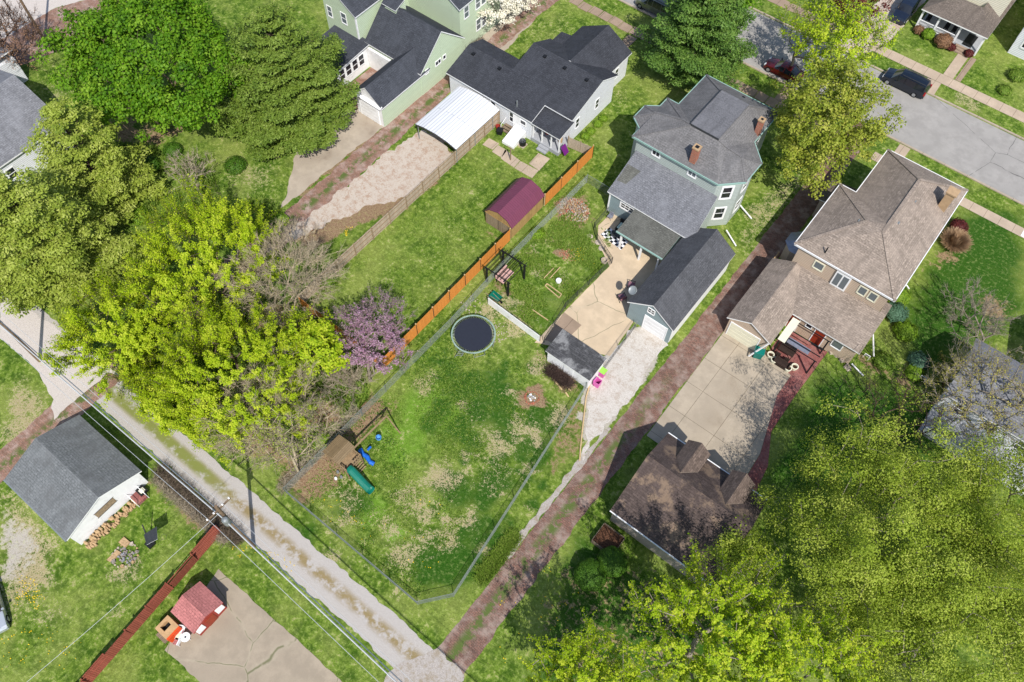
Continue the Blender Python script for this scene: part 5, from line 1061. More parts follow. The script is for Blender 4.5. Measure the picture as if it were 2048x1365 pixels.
boardfence('wood_fence','weathered grey wood fence between the gravel parking area and the long lawn',[(-40.55,20.6),(-40.6,50.6)],1.8,'greyfence','woodplain',2.44,1)
boardfence('wood_fence','short weathered wood fence between the bungalow porch and the orange fence',[(-32.8,52.6),(-29.9,53.0)],1.5,'greyfence','woodplain',1.5,-1)
boardfence('red_fence','long leaning red board fence between the fire pit lawn and the cracked slab',[(-30.0,1.2),(-29.6,-4.2),(-29.0,-12.5),(-28.8,-18)],1.7,'redfence','redfence',2.3,1,wob=.14)
wf=empty('white_wall',(-27,31.8,0),'low white panel fence between the trampoline and the garden yard','fence')
MB().prism([(-26.9,31.83),(-20.6,31.55),(-20.6,31.5),(-26.9,31.78)],.02,1.1,'white').build('panel',wf)
for i in range(5): x=-26.9+6.3*i/4; MB().cyl((x,31.9-.28*i/4,0),(x,31.9-.28*i/4,1.2),.03,.03,'darkmetal',8).build('post',wf)
MB().cyl((-26.9,31.9,1.16),(-20.6,31.6,1.16),.02,.02,'darkmetal',6).build('top_rail',wf)
# ================================================================ UTILITY POLES AND WIRES
M['pole']=plain('pole_wood',C(132,112,92),.9,.1,.2,4)
def pole(name,label,b,h,arms=True):
    r=empty(name,(*b,0),label,'utility pole'); MB().cyl((*b,0),(*b,h),.17,.12,'pole',12).build('shaft',r,smooth=False)
    if arms:
        o=MB().beam((b[0],b[1]-1.1,h-.7),(b[0],b[1]+1.1,h-.7),.1,.12,'pole').build('crossarm',r)
        for y in (-1.0,-.4,.4,1.0): MB().lathe((b[0],b[1]+y,h-.64),[(.04,0),(.07,.06),(.03,.1),(.06,.16),(.0,.2)],'whitetrim',10).build('insulator',o)
        MB().lathe((b[0]+.42,b[1]-.2,h-2.6),[(.0,0),(.24,.02),(.26,.1),(.26,.85),(.2,.95),(.05,1.0),(.0,1.0)],'galv',16).build('transformer',r)
        MB().beam((b[0],b[1],h-2),(b[0]+.2,b[1]-.1,h-2),.1,.1,'galv').build('bracket',r)
    return r
pole('utility_pole','wooden utility pole with a transformer at the end of the red fence',(-27.1,2.0),10.2)
pole('utility_pole','wooden utility pole standing in the white gravel lot at the left edge',(-54.8,1.7),10.2)
pole('utility_pole','slim dark pole beside the brick road at the upper left',(-89.7,27.7),9.5,False)
def wire(name,label,pts,r=.018,m='linkdark',sag=.5,group=None):
    mb=MB()
    for a,b in zip(pts[:-1],pts[1:]):
        a=Vector(a);b=Vector(b);n=14; prev=a
        for i in range(1,n+1):
            t=i/n; p=a.lerp(b,t)-Vector((0,0,4*sag*t*(1-t))); mb.cyl(prev,p,r,r,m,4,False); prev=p
    return tag(mb.build(name,loc=pts[0]),label,'cable',group)
M['cable']=plain('grey_cable',C(196,198,200,.8),.5,.3,.05)
for i,(y,z_,r,l) in enumerate(((-.95,9.75,.016,'lowest of the thin overhead wires'),(.45,9.75,.014,'upper thin overhead wire'),(-.2,8.1,.05,'thick pale overhead cable bundle'),(.05,7.6,.035,'second pale overhead cable below the bundle'))):
    wire('overhead_wire',l+' running above the gravel alley edge',[(-115,1.7+y,z_),(-54.8,1.7+y,z_),(-27.1,2.0+y,z_),(6,1.2+y,z_),(40,.8+y,z_)],r,'cable',.45)
wire('overhead_wire','thin wires above the red fence from the utility pole',[(-27.1,2.0,9.0),(-29.6,-20,8)],.014,'cable',.5)
wire('service_wire','thin wire over the dark green lawn towards the brown roofed house',[(3.0,47.4,3.4),(4.6,20,7.5)],.014,'linkdark',.6)
# ================================================================ VEHICLES
def carpaint(name,c): 
    m=Mat(name,.28,.6,.35); m.b.inputs['Coat Weight'].default_value=.6; return m.color(c)
M['tyre']=plain('tyre_rubber',C(32,32,34),.9,.1,.1); M['rim']=plain('alloy_rim',C(190,192,196,.7),.3,.6,.05,metal=.6); M['headlight']=Mat('headlight_lens',.1,.7).color(C(210,214,220)); M['taillight']=Mat('tail_light_lens',.2,.6).color(C(170,20,24))
def car(name,label,cat,x,y,rz,L,Wd,H,paint,prof,rack=False,glass='glass',belt=.98):
    """prof: stations (t along length 0 front..1 rear, bonnet/roof height fraction, is roof)"""
    r=empty(name,(x,y,0),label,cat,rz=rz); M[name+'p']=carpaint(name.replace('_',' ')+' paint',paint); P=name+'p'
    Mx=Matrix.Translation((x,y,0))@Matrix.Rotation(rz,4,'Z'); n=len(prof); w=Wd/2
    rings=[]
    for t,zb,zr in prof:    # zb belt height, zr roof height
        X=L/2-t*L; e=1-.16*max(0,(abs(t-.5)-.38)/.12)**1.5; ww=w*e; wr=ww*.78 if zr>zb+.05 else ww*.9
        rings.append([(X,-ww*.97,.24),(X,-ww,.5),(X,-ww,zb*.85),(X,-ww*.97,zb),(X,-wr,zr-.03 if zr>zb+.05 else zb+.02),(X,-wr*.55,zr+.03),(X,0,zr+.05),(X,wr*.55,zr+.03),(X,wr,zr-.03 if zr>zb+.05 else zb+.02),(X,ww*.97,zb),(X,ww,zb*.85),(X,ww,.5),(X,ww*.97,.24)])
    body=MB(); gl=MB()
    for i in range(n-1):
        a,b=rings[i],rings[i+1]; za=prof[i];zb_=prof[i+1]
        for k in range(12):
            q=[a[k],b[k],b[k+1],a[k+1]]; q=[tuple(Mx@Vector(p)) for p in q][::-1]
            roofa=za[2]>za[1]+.2; roofb=zb_[2]>zb_[1]+.2; side=k in (3,8); top=k in (4,5,6,7)
            if side and roofa and roofb: gl.poly(q,glass); 
            elif top and (roofa!=roofb): gl.poly(q,glass)
            elif side and (roofa!=roofb): gl.poly(q,glass)
            else: body.poly(q,P)
    for ring,fl in ((rings[0],1),(rings[-1],-1)): body.poly([tuple(Mx@Vector(p)) for p in ring][::-fl],P)
    # pillars
    for i in range(n):
        if prof[i][2]>prof[i][1]+.2:
            for s in (3,8):
                p=Mx@Vector(rings[i][s]);q=Mx@Vector(rings[i][s+1]) 
                body.beam(p,q,.07,.05,P)
    bo=body.build('body',r); gl.build('windows',r)
    wb=L*.29
    for sx in (1,-1):
        for sy in (1,-1):
            wx=sx*wb+(.05*L if sx>0 else -.0); yo=sy*(w-.02)
            tb=MB().cyl(Mx@Vector((wx,yo-sy*.2,.33)),Mx@Vector((wx,yo+sy*.012,.33)),.34,.34,'tyre',20).build('wheel',r)
            rb=MB(); rb.cyl(Mx@Vector((wx,yo+sy*.0,.33)),Mx@Vector((wx,yo+sy*.03,.33)),.21,.2,'rim',16)
            rb.build('rim',tb)
    for sy in (1,-1):
        h=MB(); c=[Mx@Vector((L/2-.12+dx,sy*(w*.68)+dy,.66+dz)) for dz in (-.08,.08) for dy in (-.2,.2) for dx in (-.1,.06)]; h.faces(c,[(0,2,3,1),(4,5,7,6),(0,1,5,4),(2,6,7,3),(0,4,6,2),(1,3,7,5)],'headlight'); h.build('headlight',r)
        h=MB(); c=[Mx@Vector((-L/2+.06+dx,sy*(w*.86)+dy,.9+dz)) for dz in (-.22,.22) for dy in (-.07,.07) for dx in (-.08,.1)]; h.faces(c,[(0,2,3,1),(4,5,7,6),(0,1,5,4),(2,6,7,3),(0,4,6,2),(1,3,7,5)],'taillight'); h.build('tail_light',r)
        q=[Mx@Vector((L*.2+dx,sy*(w+.08)+dy,1.0+dz)) for dz in (-.08,.08) for dy in (-.09,.09) for dx in (-.06,.06)]; h=MB(); h.faces(q,[(0,2,3,1),(4,5,7,6),(0,1,5,4),(2,6,7,3),(0,4,6,2),(1,3,7,5)],P); h.build('wing_mirror',r)
        if rack: MB().beam(Mx@Vector((L*.12,sy*w*.7,H+.1)),Mx@Vector((-L*.42,sy*w*.7,H+.1)),.05,.05,'darkmetal').build('roof_rail',r)
    return r
van=[(0,.62,.62),(.03,.78,.78),(.16,.92,.95),(.19,.95,1.0),(.34,1.02,1.68),(.5,1.03,1.76),(.75,1.04,1.75),(.93,1.04,1.66),(.985,1.0,1.02),(1,.8,.8)]
sedan=[(0,.55,.55),(.03,.7,.7),(.24,.86,.88),(.28,.88,.92),(.42,.9,1.4),(.55,.9,1.45),(.72,.9,1.4),(.86,.9,.94),(.97,.88,.9),(1,.7,.7)]
suv=[(0,.7,.7),(.03,.9,.9),(.22,1.02,1.05),(.25,1.04,1.1),(.36,1.06,1.75),(.5,1.06,1.8),(.75,1.06,1.8),(.93,1.06,1.72),(.98,1.02,1.06),(1,.8,.8)]
car('parked_minivan','dark blue black minivan parked at the far kerb of the street','minivan',-8.45,84.0+.0-.15,math.pi,5.1,1.95,1.75,C(28,38,54,.6),van,True)
car('parked_car','dark red car half hidden under the street tree','car',-20.2,77.0,math.pi,4.5,1.8,1.45,C(110,18,24,.7),sedan)
p=g(1290,20,1.0); car('parked_pickup','grey green off road vehicle with a roof rack at the top edge of the street','off road vehicle',-37.6,76.9,math.pi,4.8,1.9,1.85,C(128,130,118,.7),suv,True)
p=g(1812,18,.8); car('parked_suv','dark blue car parked in the driveway beside the porch house','car',p.x,p.y,R(-88),4.6,1.85,1.6,C(36,46,66,.7),suv)
p=g(-22,1215,.8); car('parked_car','pale silver car cut off by the left edge of the picture','car',p.x-.2,p.y,R(-20),4.7,1.85,1.45,C(200,206,214,.7),sedan)
M['purple']=plain('purple_plastic',C(112,36,120),.5,.3,.05); M['brownp']=plain('dark_soil',C(70,52,40),.95,.05,.3,9)
# ================================================================ YARD OBJECTS
# trampoline
M['tmat']=plain('trampoline_mat',C(46,50,62),.8,.2,.05,4); M['tpad']=plain('worn_pale_green_pad',C(150,172,160),.7,.2,.15,5)
tc=(-25.55,28.0); tr_=empty('trampoline',(*tc,0),'large round trampoline with a dark mat and worn pale green frame','trampoline')
MB().cyl((*tc,.86),(*tc,.875),1.72,1.72,'tmat',48).build('jumping_mat',tr_)
mb=MB(); N=64
for i in range(N):
    a=2*math.pi*i/N;b=2*math.pi*(i+1)/N; mb.cyl((tc[0]+2.02*math.cos(a),tc[1]+2.02*math.sin(a),.86),(tc[0]+2.02*math.cos(b),tc[1]+2.02*math.sin(b),.86),.03,.03,'galv',6,False)
mb.build('frame_ring',tr_)
mb=MB()
for i in range(72):
    a=2*math.pi*i/72; mb.cyl((tc[0]+1.72*math.cos(a),tc[1]+1.72*math.sin(a),.87),(tc[0]+2.0*math.cos(a),tc[1]+2.0*math.sin(a),.87),.014,.014,'galv',4,False)
tag(mb.build('springs',tr_),kind='stuff')
mb=MB()
for i in range(40):
    a=2*math.pi*i/40;b=a+.16; q=[(tc[0]+r_*math.cos(t),tc[1]+r_*math.sin(t),.9+rnd.uniform(0,.02)) for r_,t in ((1.93,a),(2.06,a),(2.06,b),(1.93,b))]; mb.slab(q,.02,'tpad','tpad')
mb.build('edge_padding',tr_)
for i in range(6):
    a=math.pi/3*i+.2; b=a+.5; mb=MB(); p=[(tc[0]+2.0*math.cos(t),tc[1]+2.0*math.sin(t)) for t in (a,b)]
    for q in p: mb.cyl((*q,.03),(*q,.86),.025,.025,'galv',6)
    mb.cyl((*p[0],.03),(*p[1],.03),.025,.025,'galv',6); mb.build('leg',tr_)
p=g(922,712); ld_=empty('trampoline_ladder',(p.x,p.y,0),'small metal ladder leaning on the lower edge of the trampoline','ladder')
for s in (-.2,.2): MB().cyl((p.x+s-.15,p.y+s-.3,0),(p.x+s+.1,p.y+s+.25,.85),.025,.025,'galv',6).build('side_rail',ld_)
for k in (.25,.5,.75): a=Vector((p.x-.35,p.y-.5,0)).lerp(Vector((p.x-.1,p.y+.05,.85)),k); MB().cyl(a,a+Vector((.4,.4,0)),.02,.02,'galv',6).build('rung',ld_)
# playset with swing beam and slide
ps=empty('playset',(-25.9,11.9,0),'weathered wooden playset with a plank roof swing beam and green slide','playset')
M['tim']=plain('playset_timber',C(158,134,104),.85,.15,.2,6); M['timroof']=planks('weathered_plank_roof',C(150,128,96),.16,.12,False,C(112,96,70)); M['greenplastic']=plain('green_plastic',C(16,116,96),.18,.6,.03)
x0,x1,y0,y1=-27.3,-25.7,11.0,12.7
M['timroof2']=planks('weathered_plank_slope',C(142,122,94),.16,.12,False,C(108,92,68))
MB().slab([(x0-.15,y0-.15,2.65),(x1-.55,y0-.15,3.0),(x1-.55,y1+.1,3.0),(x0-.15,y1+.1,2.65)],.06,'timroof','tim').slab([(x1-.55,y0-.15,3.0),(x1+.1,y0-.15,2.7),(x1+.1,y1+.1,2.7),(x1-.55,y1+.1,3.0)],.06,'timroof2','tim').build('roof',ps)
for x in (x0,x1+.6):
    for y in (y0,y1): MB().box(x-.05,x+.05,y-.05,y+.05,0,2.65 if x==x0 else 2.1,'tim').build('post',ps)
for y in (y0,y1): MB().box(x1-.1,x1,y-.05,y+.05,0,2.65,'tim').build('post',ps)
mb=MB().box(x0,x1+.6,y0,y1,1.2,1.28,'tim'); mb.build('platform',ps)
for y in (y0,y1):
    mb=MB(); mb.box(x0,x1+.6,y-.03,y+.03,1.95,2.03,'tim'); mb.box(x0,x1+.6,y-.03,y+.03,1.4,1.47,'tim')
    x=x0+.1
    while x<x1+.6: mb.box(x-.04,x+.04,y-.045,y-.02,1.4,2.0,'tim'); x+=.22
    mb.build('railing',ps)
mb=MB(); mb.box(x1+.57,x1+.63,y0+.75,y1,1.95,2.03,'tim'); mb.box(x1+.57,x1+.63,y0+.75,y1,1.4,1.47,'tim')
for k in range(4): mb.box(x1+.6,x1+.64,y0+.85+.22*k,y0+.93+.22*k,1.4,2.0,'tim')
mb.build('railing',ps)
for k in range(4): MB().box(x1+.6+.12*(3-k),x1+.7+.12*(3-k),y1-.75,y1-.1,.25+.27*k,.3+.27*k,'tim').build('step',ps)
# slide: half pipe
mb=MB(); path=[(x1+.55,y0+.35,1.45),(x1+.85,y0+.35,1.42),(x1+1.5,y0+.33,.95),(x1+2.2,y0+.3,.5),(x1+2.75,y0+.28,.28),(x1+3.0,y0+.27,.26)]
prev=None
rings=[]
for (x,y,z_) in path:
    rings.append([(x,y+.36*math.cos(t),z_+.1-.22*math.sin(t)+ (.0)) for t in [math.pi*i/8 for i in range(9)]])
for a,b in zip(rings[:-1],rings[1:]):
    for i in range(8): mb.poly([a[i],b[i],b[i+1],a[i+1]],'greenplastic'); 
top=[[(x,y+.36*math.cos(t),z_+.1+.3*math.sin(t)) for t in [math.pi*i/8 for i in range(9)]] for (x,y,z_) in path[:-1]]
for a,b in zip(top[:-1],top[1:]):
    for i in range(8): mb.poly([a[i],a[i+1],b[i+1],b[i]],'greenplastic')
mb.build('slide',ps,smooth=True)
bz=2.25; b0=Vector((-25.8,12.4,bz));b1=Vector((-25.65,16.6,bz)); MB().beam(b0,b1,.11,.14,'tim').build('swing_beam',ps)
for s in (-1,1): MB().beam(b1,(b1.x+1.15*s,b1.y+.12,0),.09,.09,'tim').build('swing_leg',ps)
M['blue']=plain('blue_plastic',C(34,110,210),.4,.4,.06); M['blue2']=plain('pale_blue_plastic',C(90,160,225),.4,.4,.05)
for k,(yy,mt) in enumerate(((15.1,'blue2'),(13.9,'blue'))):
    s=empty('swing',(-25.3,yy,.5),('pale blue bucket swing hanging from the swing beam','dark plastic swing seat close to the playset tower')[k],'swing')
    c=Vector((-25.45,yy,.55))
    if k==0: MB().lathe((c.x,c.y,c.z-.1),[(.0,0),(.2,.02),(.24,.12),(.25,.32),(.22,.32),(.19,.1),(.0,.06)],'blue2',14).build('seat',s)
    else: MB().box(c.x-.09,c.x+.09,c.y-.22,c.y+.22,c.z-.05,c.z,'blue').build('seat',s)
    for q in (-.2,.2): MB().cyl((c.x,c.y+q,c.z+.1*(1-k)),(-25.7,yy+q*.9,bz),.012,.012,'linkdark',5).build('rope',s)
p=g(733,905); tb=empty('toy_tunnel',(p.x,p.y,0),'crumpled bright blue plastic play tunnel lying beside the playset','toy')
mb=MB(); pt=[Vector((-26.1,13.4,.25)),Vector((-25.6,13.25,.22)),Vector((-25.2,13.3,.2)),Vector((-24.7,13.1,.22)),Vector((-24.3,13.2,.15))]
for i,(a,b) in enumerate(zip(pt[:-1],pt[1:])): mb.cyl(a,b,.22-.03*(i%2),.15+.05*(i%2),'blue',9)
mb.build('tunnel_tube',tb,smooth=False)
for i,(px,py) in enumerate(((676,945),(683,955),(672,958))): 
    p=g(px,py); tag(MB().cyl((p.x,p.y,.02),(p.x,p.y,.22),.14,.1,('galv','silver','white')[i],10).build('bucket',loc=(p.x,p.y,0)),('grey bucket nearest the playset tower leg','lower pale bucket on the dirt left of the slide','white bucket on the dirt furthest from the slide')[i],'bucket')
# pergola
pg=empty('pergola',(-27.3,34.9,0),'black metal pergola over a pink cushioned bench in the garden yard','pergola')
X0,X1,Y0,Y1=-28.6,-26.0,33.7,36.2
for x in (X0,X1):
    for y in (Y0,Y1): MB().box(x-.08,x+.08,y-.08,y+.08,0,2.3,'black').build('post',pg)
for y in (Y0,Y1): MB().beam((X0-.25,y,2.33),(X1+.25,y,2.33),.06,.12,'black').build('beam',pg)
for i in range(8): x=X0-.05+(X1-X0+.1)*i/7; MB().beam((x,Y0-.3,2.43),(x,Y1+.3,2.43),.04,.08,'black').build('rafter',pg)
M['pinkc']=plain('pink_patterned_cushion',C(206,166,156),.9,.1,.25,8)
bn=empty('cushioned_bench',(-27.6,34.9,0),'bench swing with pink patterned cushions under the black pergola','bench')
MB().box(-27.9,-27.1,34.2,35.9,.42,.48,'black').build('seat_frame',bn)
for y in (34.22,34.8,35.38): MB().box(-27.75,-27.0,y,y+.52,.48,.6,'pinkc').build('seat_cushion',bn,bevel=.03); MB().box(-28.0,-27.85,y,y+.52,.5,1.0,'pinkc').build('back_cushion',bn,bevel=.03)
for x in (-27.85,-27.15):
    for y in (34.25,35.85): MB().box(x-.03,x+.03,y-.03,y+.03,0,.42,'black').build('leg',bn)
def lounge(label,x,y,rz,cush='floral'):
    M.setdefault('floral',plain('floral_cushion',C(150,110,120),.9,.1,.5,9)); r=empty('patio_chair',(x,y,0),label,'chair',rz=rz); T_=Matrix.Translation((x,y,0))@Matrix.Rotation(rz,4,'Z')
    def tb(mb): mb.v=[tuple(T_@Vector(p)) for p in mb.v]; return mb
    tb(MB().box(-.3,.35,-.3,.3,.36,.5,cush)).build('seat_cushion',r,bevel=.03); mb=MB(); mb.slab([(-.3,-.3,.95),(-.3,.3,.95),(-.2,.3,.45),(-.2,-.3,.45)],.1,cush,cush); tb(mb).build('back_cushion',r)
    for s in (-1,1): tb(MB().beam((-.3,s*.34,.62),(.35,s*.34,.62),.05,.04,'black')).build('armrest',r)
    for a in (-.27,.32):
        for s in (-1,1): tb(MB().box(a-.02,a+.02,s*.33-.02,s*.33+.02,0,.6,'black')).build('leg',r)
    return r
p=g(1262,575); lounge('floral cushioned chair in the shade beside the blue grey garage wall',p.x,p.y,R(-160)); p=g(1243,600); lounge('floral cushioned chair under the satellite dish at the garage corner',p.x,p.y,R(150))
# covered patio corner
def check():
    m=Mat('checked_rug',.9,.1); n=m.n.new('ShaderNodeTexChecker'); n.inputs['Scale'].default_value=3.4; n.inputs[1].default_value=C(240,240,245,.8); n.inputs[2].default_value=C(30,32,44); m.link(m.coord(),n.inputs[0]); return m.color(n.outputs[0])
M['check']=check()
tag(MB().prism([(-23.3,45.2),(-20.6,44.9),(-20.6,46.2),(-23.1,46.5)],.018,.03,'check').build('patio_rug',loc=(0,0,0)),'black and white checked rug on the patio beside the green edged roof','rug')
sf=empty('patio_sofa',(-21.8,47.1,0),'black wicker patio sofa with pale green cushions beside the patio roof','sofa')
M['sage']=plain('pale_green_cushion',C(186,208,196,.8),.85,.1,.08); MB().box(-22.5,-21.2,46.6,47.6,.02,.4,'black').build('base',sf); MB().box(-22.4,-21.9,46.65,47.45,.4,.52,'sage').build('seat_cushion',sf,bevel=.03); MB().box(-21.86,-21.3,46.65,47.45,.4,.52,'sage').build('seat_cushion',sf,bevel=.03); MB().box(-22.55,-21.2,47.5,47.65,.4,.85,'black').build('backrest',sf)
fp=empty('fire_bowl',(-22.0,45.9,0),'round dark metal fire bowl standing on the checked rug','fire bowl')
MB().lathe((-22,45.9,.3),[(.1,0),(.42,.14),(.45,.2),(.4,.2),(.1,.08),(0,.07)],'darkmetal',20).build('bowl',fp)
for i in range(4): a=i*math.pi/2; MB().box(-22+.3*math.cos(a)-.02,-22+.3*math.cos(a)+.02,45.9+.3*math.sin(a)-.02,45.9+.3*math.sin(a)+.02,.03,.38,'darkmetal').build('leg',fp)
gc=empty('metal_chair',(-23.7,47.4,0),'pale metal garden chair against the wall at the patio corner','chair'); MB().box(-23.95,-23.45,47.2,47.6,.4,.44,'silver').build('seat',gc); MB().box(-23.95,-23.45,47.6,47.64,.44,.95,'silver').build('backrest',gc)
for x in (-23.92,-23.48):
    for y in (47.22,47.6): MB().cyl((x,y,.02),(x,y,.42),.015,.015,'silver',6).build('leg',gc)
# shed side items
M['pinkp']=plain('pink_plastic',C(232,110,190),.45,.4,.06); M['limep']=plain('lime_plastic',C(160,216,86),.45,.4,.05)
def bin_(name,label,px,py,body,lid,open_=False,rz=0,h=.95,w=.55,c2=None):
    p=g(px,py); x,y=p.x,p.y; r=empty(name,(x,y,0),label,'bin',rz=rz); T_=Matrix.Translation((x,y,0))@Matrix.Rotation(rz,4,'Z'); v=w/2
    mb=MB(); b=[(-v*.8,-v*.8),(v*.8,-v*.8),(v*.8,v*.8),(-v*.8,v*.8)]; t=[(-v,-v),(v,-v),(v,v),(-v,v)]
    for i in range(4): j=(i+1)%4; mb.poly([(*b[i],.04),(*b[j],.04),(*t[j],h),(*t[i],h)],body); mb.poly([(b[i][0]*.9,b[i][1]*.9,.1),(t[i][0]*.9,t[i][1]*.9,h),(t[j][0]*.9,t[j][1]*.9,h),(b[j][0]*.9,b[j][1]*.9,.1)],body); mb.poly([(*t[i],h),(*t[j],h),(t[j][0]*.9,t[j][1]*.9,h),(t[i][0]*.9,t[i][1]*.9,h)],body)
    mb.poly([(*q,.08) for q in b],body); mb.v=[tuple(T_@Vector(q)) for q in mb.v]; mb.build('tub',r)
    mb=MB(); 
    if open_: mb.box(-v-.06,-v,-v,v,.15,h,lid)
    else: mb.box(-v-.03,v+.03,-v-.03,v+.03,h+.003,h+.06,lid)
    mb.v=[tuple(T_@Vector(q)) for q in mb.v]; mb.build('lid',r,bevel=.015)
    for s in (-1,1): mb=MB().cyl((-v*.8,s*v*.6,.1),(-v*.8,s*v*.75,.1),.1,.1,'tyre',10); mb.v=[tuple(T_@Vector(q)) for q in mb.v]; mb.build('wheel',r)
bin_('wheelie_bin','pink wheeled bin with a lime green lid beside the small white shed',1204,752,'pinkp','limep'); bin_('wheelie_bin','pink wheeled bin standing open in front of the lime lidded one',1194,772,'pinkp','pinkp',True); bin_('wheelie_bin','pale pink bin against the small white shed wall',1184,752,'pinkp','pinkp')
M['greenbin']=plain('green_plastic_bin',C(0,124,112),.4,.4,.06)
bin_('wheelie_bin','large teal green bin on the concrete pad by the brown house garage',1514,712,'greenbin','greenbin',False,R(20),1.05,.85); bin_('refuse_box','black storage bin on the grass beside the wooden steps',1000,268,'black','black',False,R(20),.6,.6)
tag(MB().lathe((g(996,257).x,g(996,257).y,0),[(0,.02),(.22,.03),(.27,.4),(.24,.4),(.2,.06),(0,.06)],'red',14).build('red_tub',loc=tuple(g(996,257))),'small bright red tub beside the bungalow wall and wood fence','tub')
tag(MB().slab([(-32.62,51.0,1.35),(-32.62,51.75,1.35),(-32.05,51.75,.45),(-32.05,51.0,.45)],.06,'purple','purple').build('purple_sled',loc=(-32.3,51.4,0)),'purple plastic sled leaning at the end of the back porch','sled')
for i,(x,y,c_,l) in enumerate(((-35.4,52.4,'red','bright red upright toy standing inside the back porch'),(-33.6,52.3,'chimtan','tan chair shaped toy inside the back porch'))):
    tag(MB().lathe((x,y,.45),[(0,0),(.22,.0),(.25,.5),(.15,.9),(0,.95)],c_,12).build('porch_toy',loc=(x,y,.45)),l,'toy')
for i,(px,py,l) in enumerate(((1021,313,'brown clothes line post at the stepping slabs'),)):
    p=g(px,py+8); r=empty('clothes_post',(p.x,p.y,0),l,'post'); MB().box(p.x-.05,p.x+.05,p.y-.05,p.y+.05,0,1.9,'woodplain').build('shaft',r); MB().beam((p.x-.5,p.y,1.85),(p.x+.5,p.y,1.85),.06,.08,'woodplain').build('crossbar',r)
# rubble heap, fire rings, firewood, boards
M['stone']=plain('pale_stone',C(190,176,160),.9,.15,.25,6); M['redbrick']=plain('loose_red_brick',C(178,110,88),.9,.1,.3,6); M['charstone']=plain('sooty_stone',C(150,140,130),.9,.15,.45,7); M['logend']=plain('cut_firewood',C(190,160,122),.9,.1,.25,7); M['ash']=plain('grey_ash',C(150,150,155),.95,.05,.4,8)
def rocks(name,label,cat,c,n,r,s,mats,h=.2,seed=1,ring=None,kind=None,parent=None):
    rn=random.Random(seed); mb=MB()
    for i in range(n):
        if ring: a=2*math.pi*i/n; q=ring+rn.uniform(-.08,.08)
        else: a=rn.uniform(0,6.28); q=r*rn.random()**.6
        x=c[0]+q*math.cos(a); y=c[1]+q*math.sin(a)*(1 if ring else .8); sz=s*rn.uniform(.5,1.4); z_=max(0,(h*(1-q/(r+.01)) if not ring else 0))*rn.random(); m_=rn.choice(mats); an=rn.uniform(0,3); 
        v=[]
        for zz,k_ in ((z_,1),(z_+sz*.7,.75)):
            for t in range(5): v.append((x+sz*k_*rn.uniform(.6,1)*math.cos(an+t*1.257),y+sz*k_*rn.uniform(.6,1)*math.sin(an+t*1.257),zz))
        mb.faces(v,[(4,3,2,1,0),(5,6,7,8,9)]+[(t,(t+1)%5,5+(t+1)%5,5+t) for t in range(5)],m_)
    if parent: return mb.build(name,parent)
    return tag(mb.build(name,loc=(c[0],c[1],0)),label,cat,kind=kind)
rocks('rubble_heap','heap of broken brick and stone rubble by the chain link fence','rubble heap',tuple(g(1147,421)[:2]),520,1.8,.1,['stone','redbrick','logend','woodplain','charstone'],.25,3)
rocks('mulch_patch','small scatter of brown stones in the middle of the garden yard','stones',tuple(g(1135,511)[:2]),90,.9,.08,['redbrick','logend'],.1,4)
rocks('stone_border','scattered pale stones along the right edge of the trampoline','stones',tuple(g(992,665)[:2]),70,1.3,.07,['stone','stone'],.02,5,kind='stuff')
rocks('stone_border','line of pale stones from the trampoline up to the white fence','stones',tuple(g(945,612)[:2]),36,1.2,.08,['stone','stone'],.02,6,kind='stuff')
c=tuple(g(1064,796)[:2]); fr=empty('fire_ring',(*c,0),'round brick fire ring on bare soil in the big yard','fire pit'); rocks('brick_ring','','',c,18,.6,.13,['redbrick'],.1,7,ring=.62,parent=fr); rocks('ash_bed','','',c,26,.4,.1,['ash','white','stone'],.1,8,parent=fr)
c=tuple(g(251,1110)[:2]); fr=empty('fire_ring',(*c,0),'stone fire ring full of ash on the lawn below the white garage','fire pit'); rocks('stone_ring','','',c,20,.9,.2,['stone','charstone','logend'],.1,9,ring=.95,parent=fr); rocks('ash_bed','','',c,60,.75,.12,['ash','charstone','charstone'],.2,10,parent=fr)
for i,(px,py,l) in enumerate(((250,1086,'flat tan stone slab at the top of the stone fire ring'),(229,1114,'long tan stone slab left of the stone fire ring'))):
    p=g(px,py); d_=(.38,.3) if i==0 else (.22,.55); tag(MB().prism([(p.x-d_[0],p.y-d_[1]),(p.x+d_[0],p.y-d_[1]*.8),(p.x+d_[0]*.9,p.y+d_[1]),(p.x-d_[0],p.y+d_[1]*.9)],0,.16,'logend').build('stone_slab',loc=(p.x,p.y,0)),l,'stone')
rn_=random.Random(3); fw=[]
proto=None
for i in range(84):
    u=i/84; y=-6.3+5.0*u+rn_.uniform(-.05,.05); x=-37.72+rn_.uniform(-.25,.35); z_=.1+.14*(i%3 if x<-37.6 else 0); L=rn_.uniform(.3,.42); a=rn_.uniform(-.35,.35)
    d=Vector((math.cos(a),math.sin(a),rn_.uniform(-.1,.1)))*L; mb=MB(); mb.cyl(Vector((x,y,z_)),Vector((x,y,z_))+d,rn_.uniform(.07,.11),rn_.uniform(.07,.11),'logend',6); tag(mb.build('firewood_log',loc=(x,y,z_)),'split firewood log lying along the white garage end wall','log','firewood logs stacked by the white garage')
for i,(a,b,l) in enumerate((((1104,757),(1124,781),'longer pale board lying beside the brush pile'),((1112,756),(1142,783),'thin pale board lying across the brush pile'),((1131,786),(1137,795),'short pale board offcut below the brush pile'))):
    p=g(*a);q=g(*b); tag(MB().beam(Vector(p)+Vector((0,0,.1)),Vector(q)+Vector((0,0,.1)),.12,.04,'post_pale').build('board',loc=tuple(p)),l,'board')
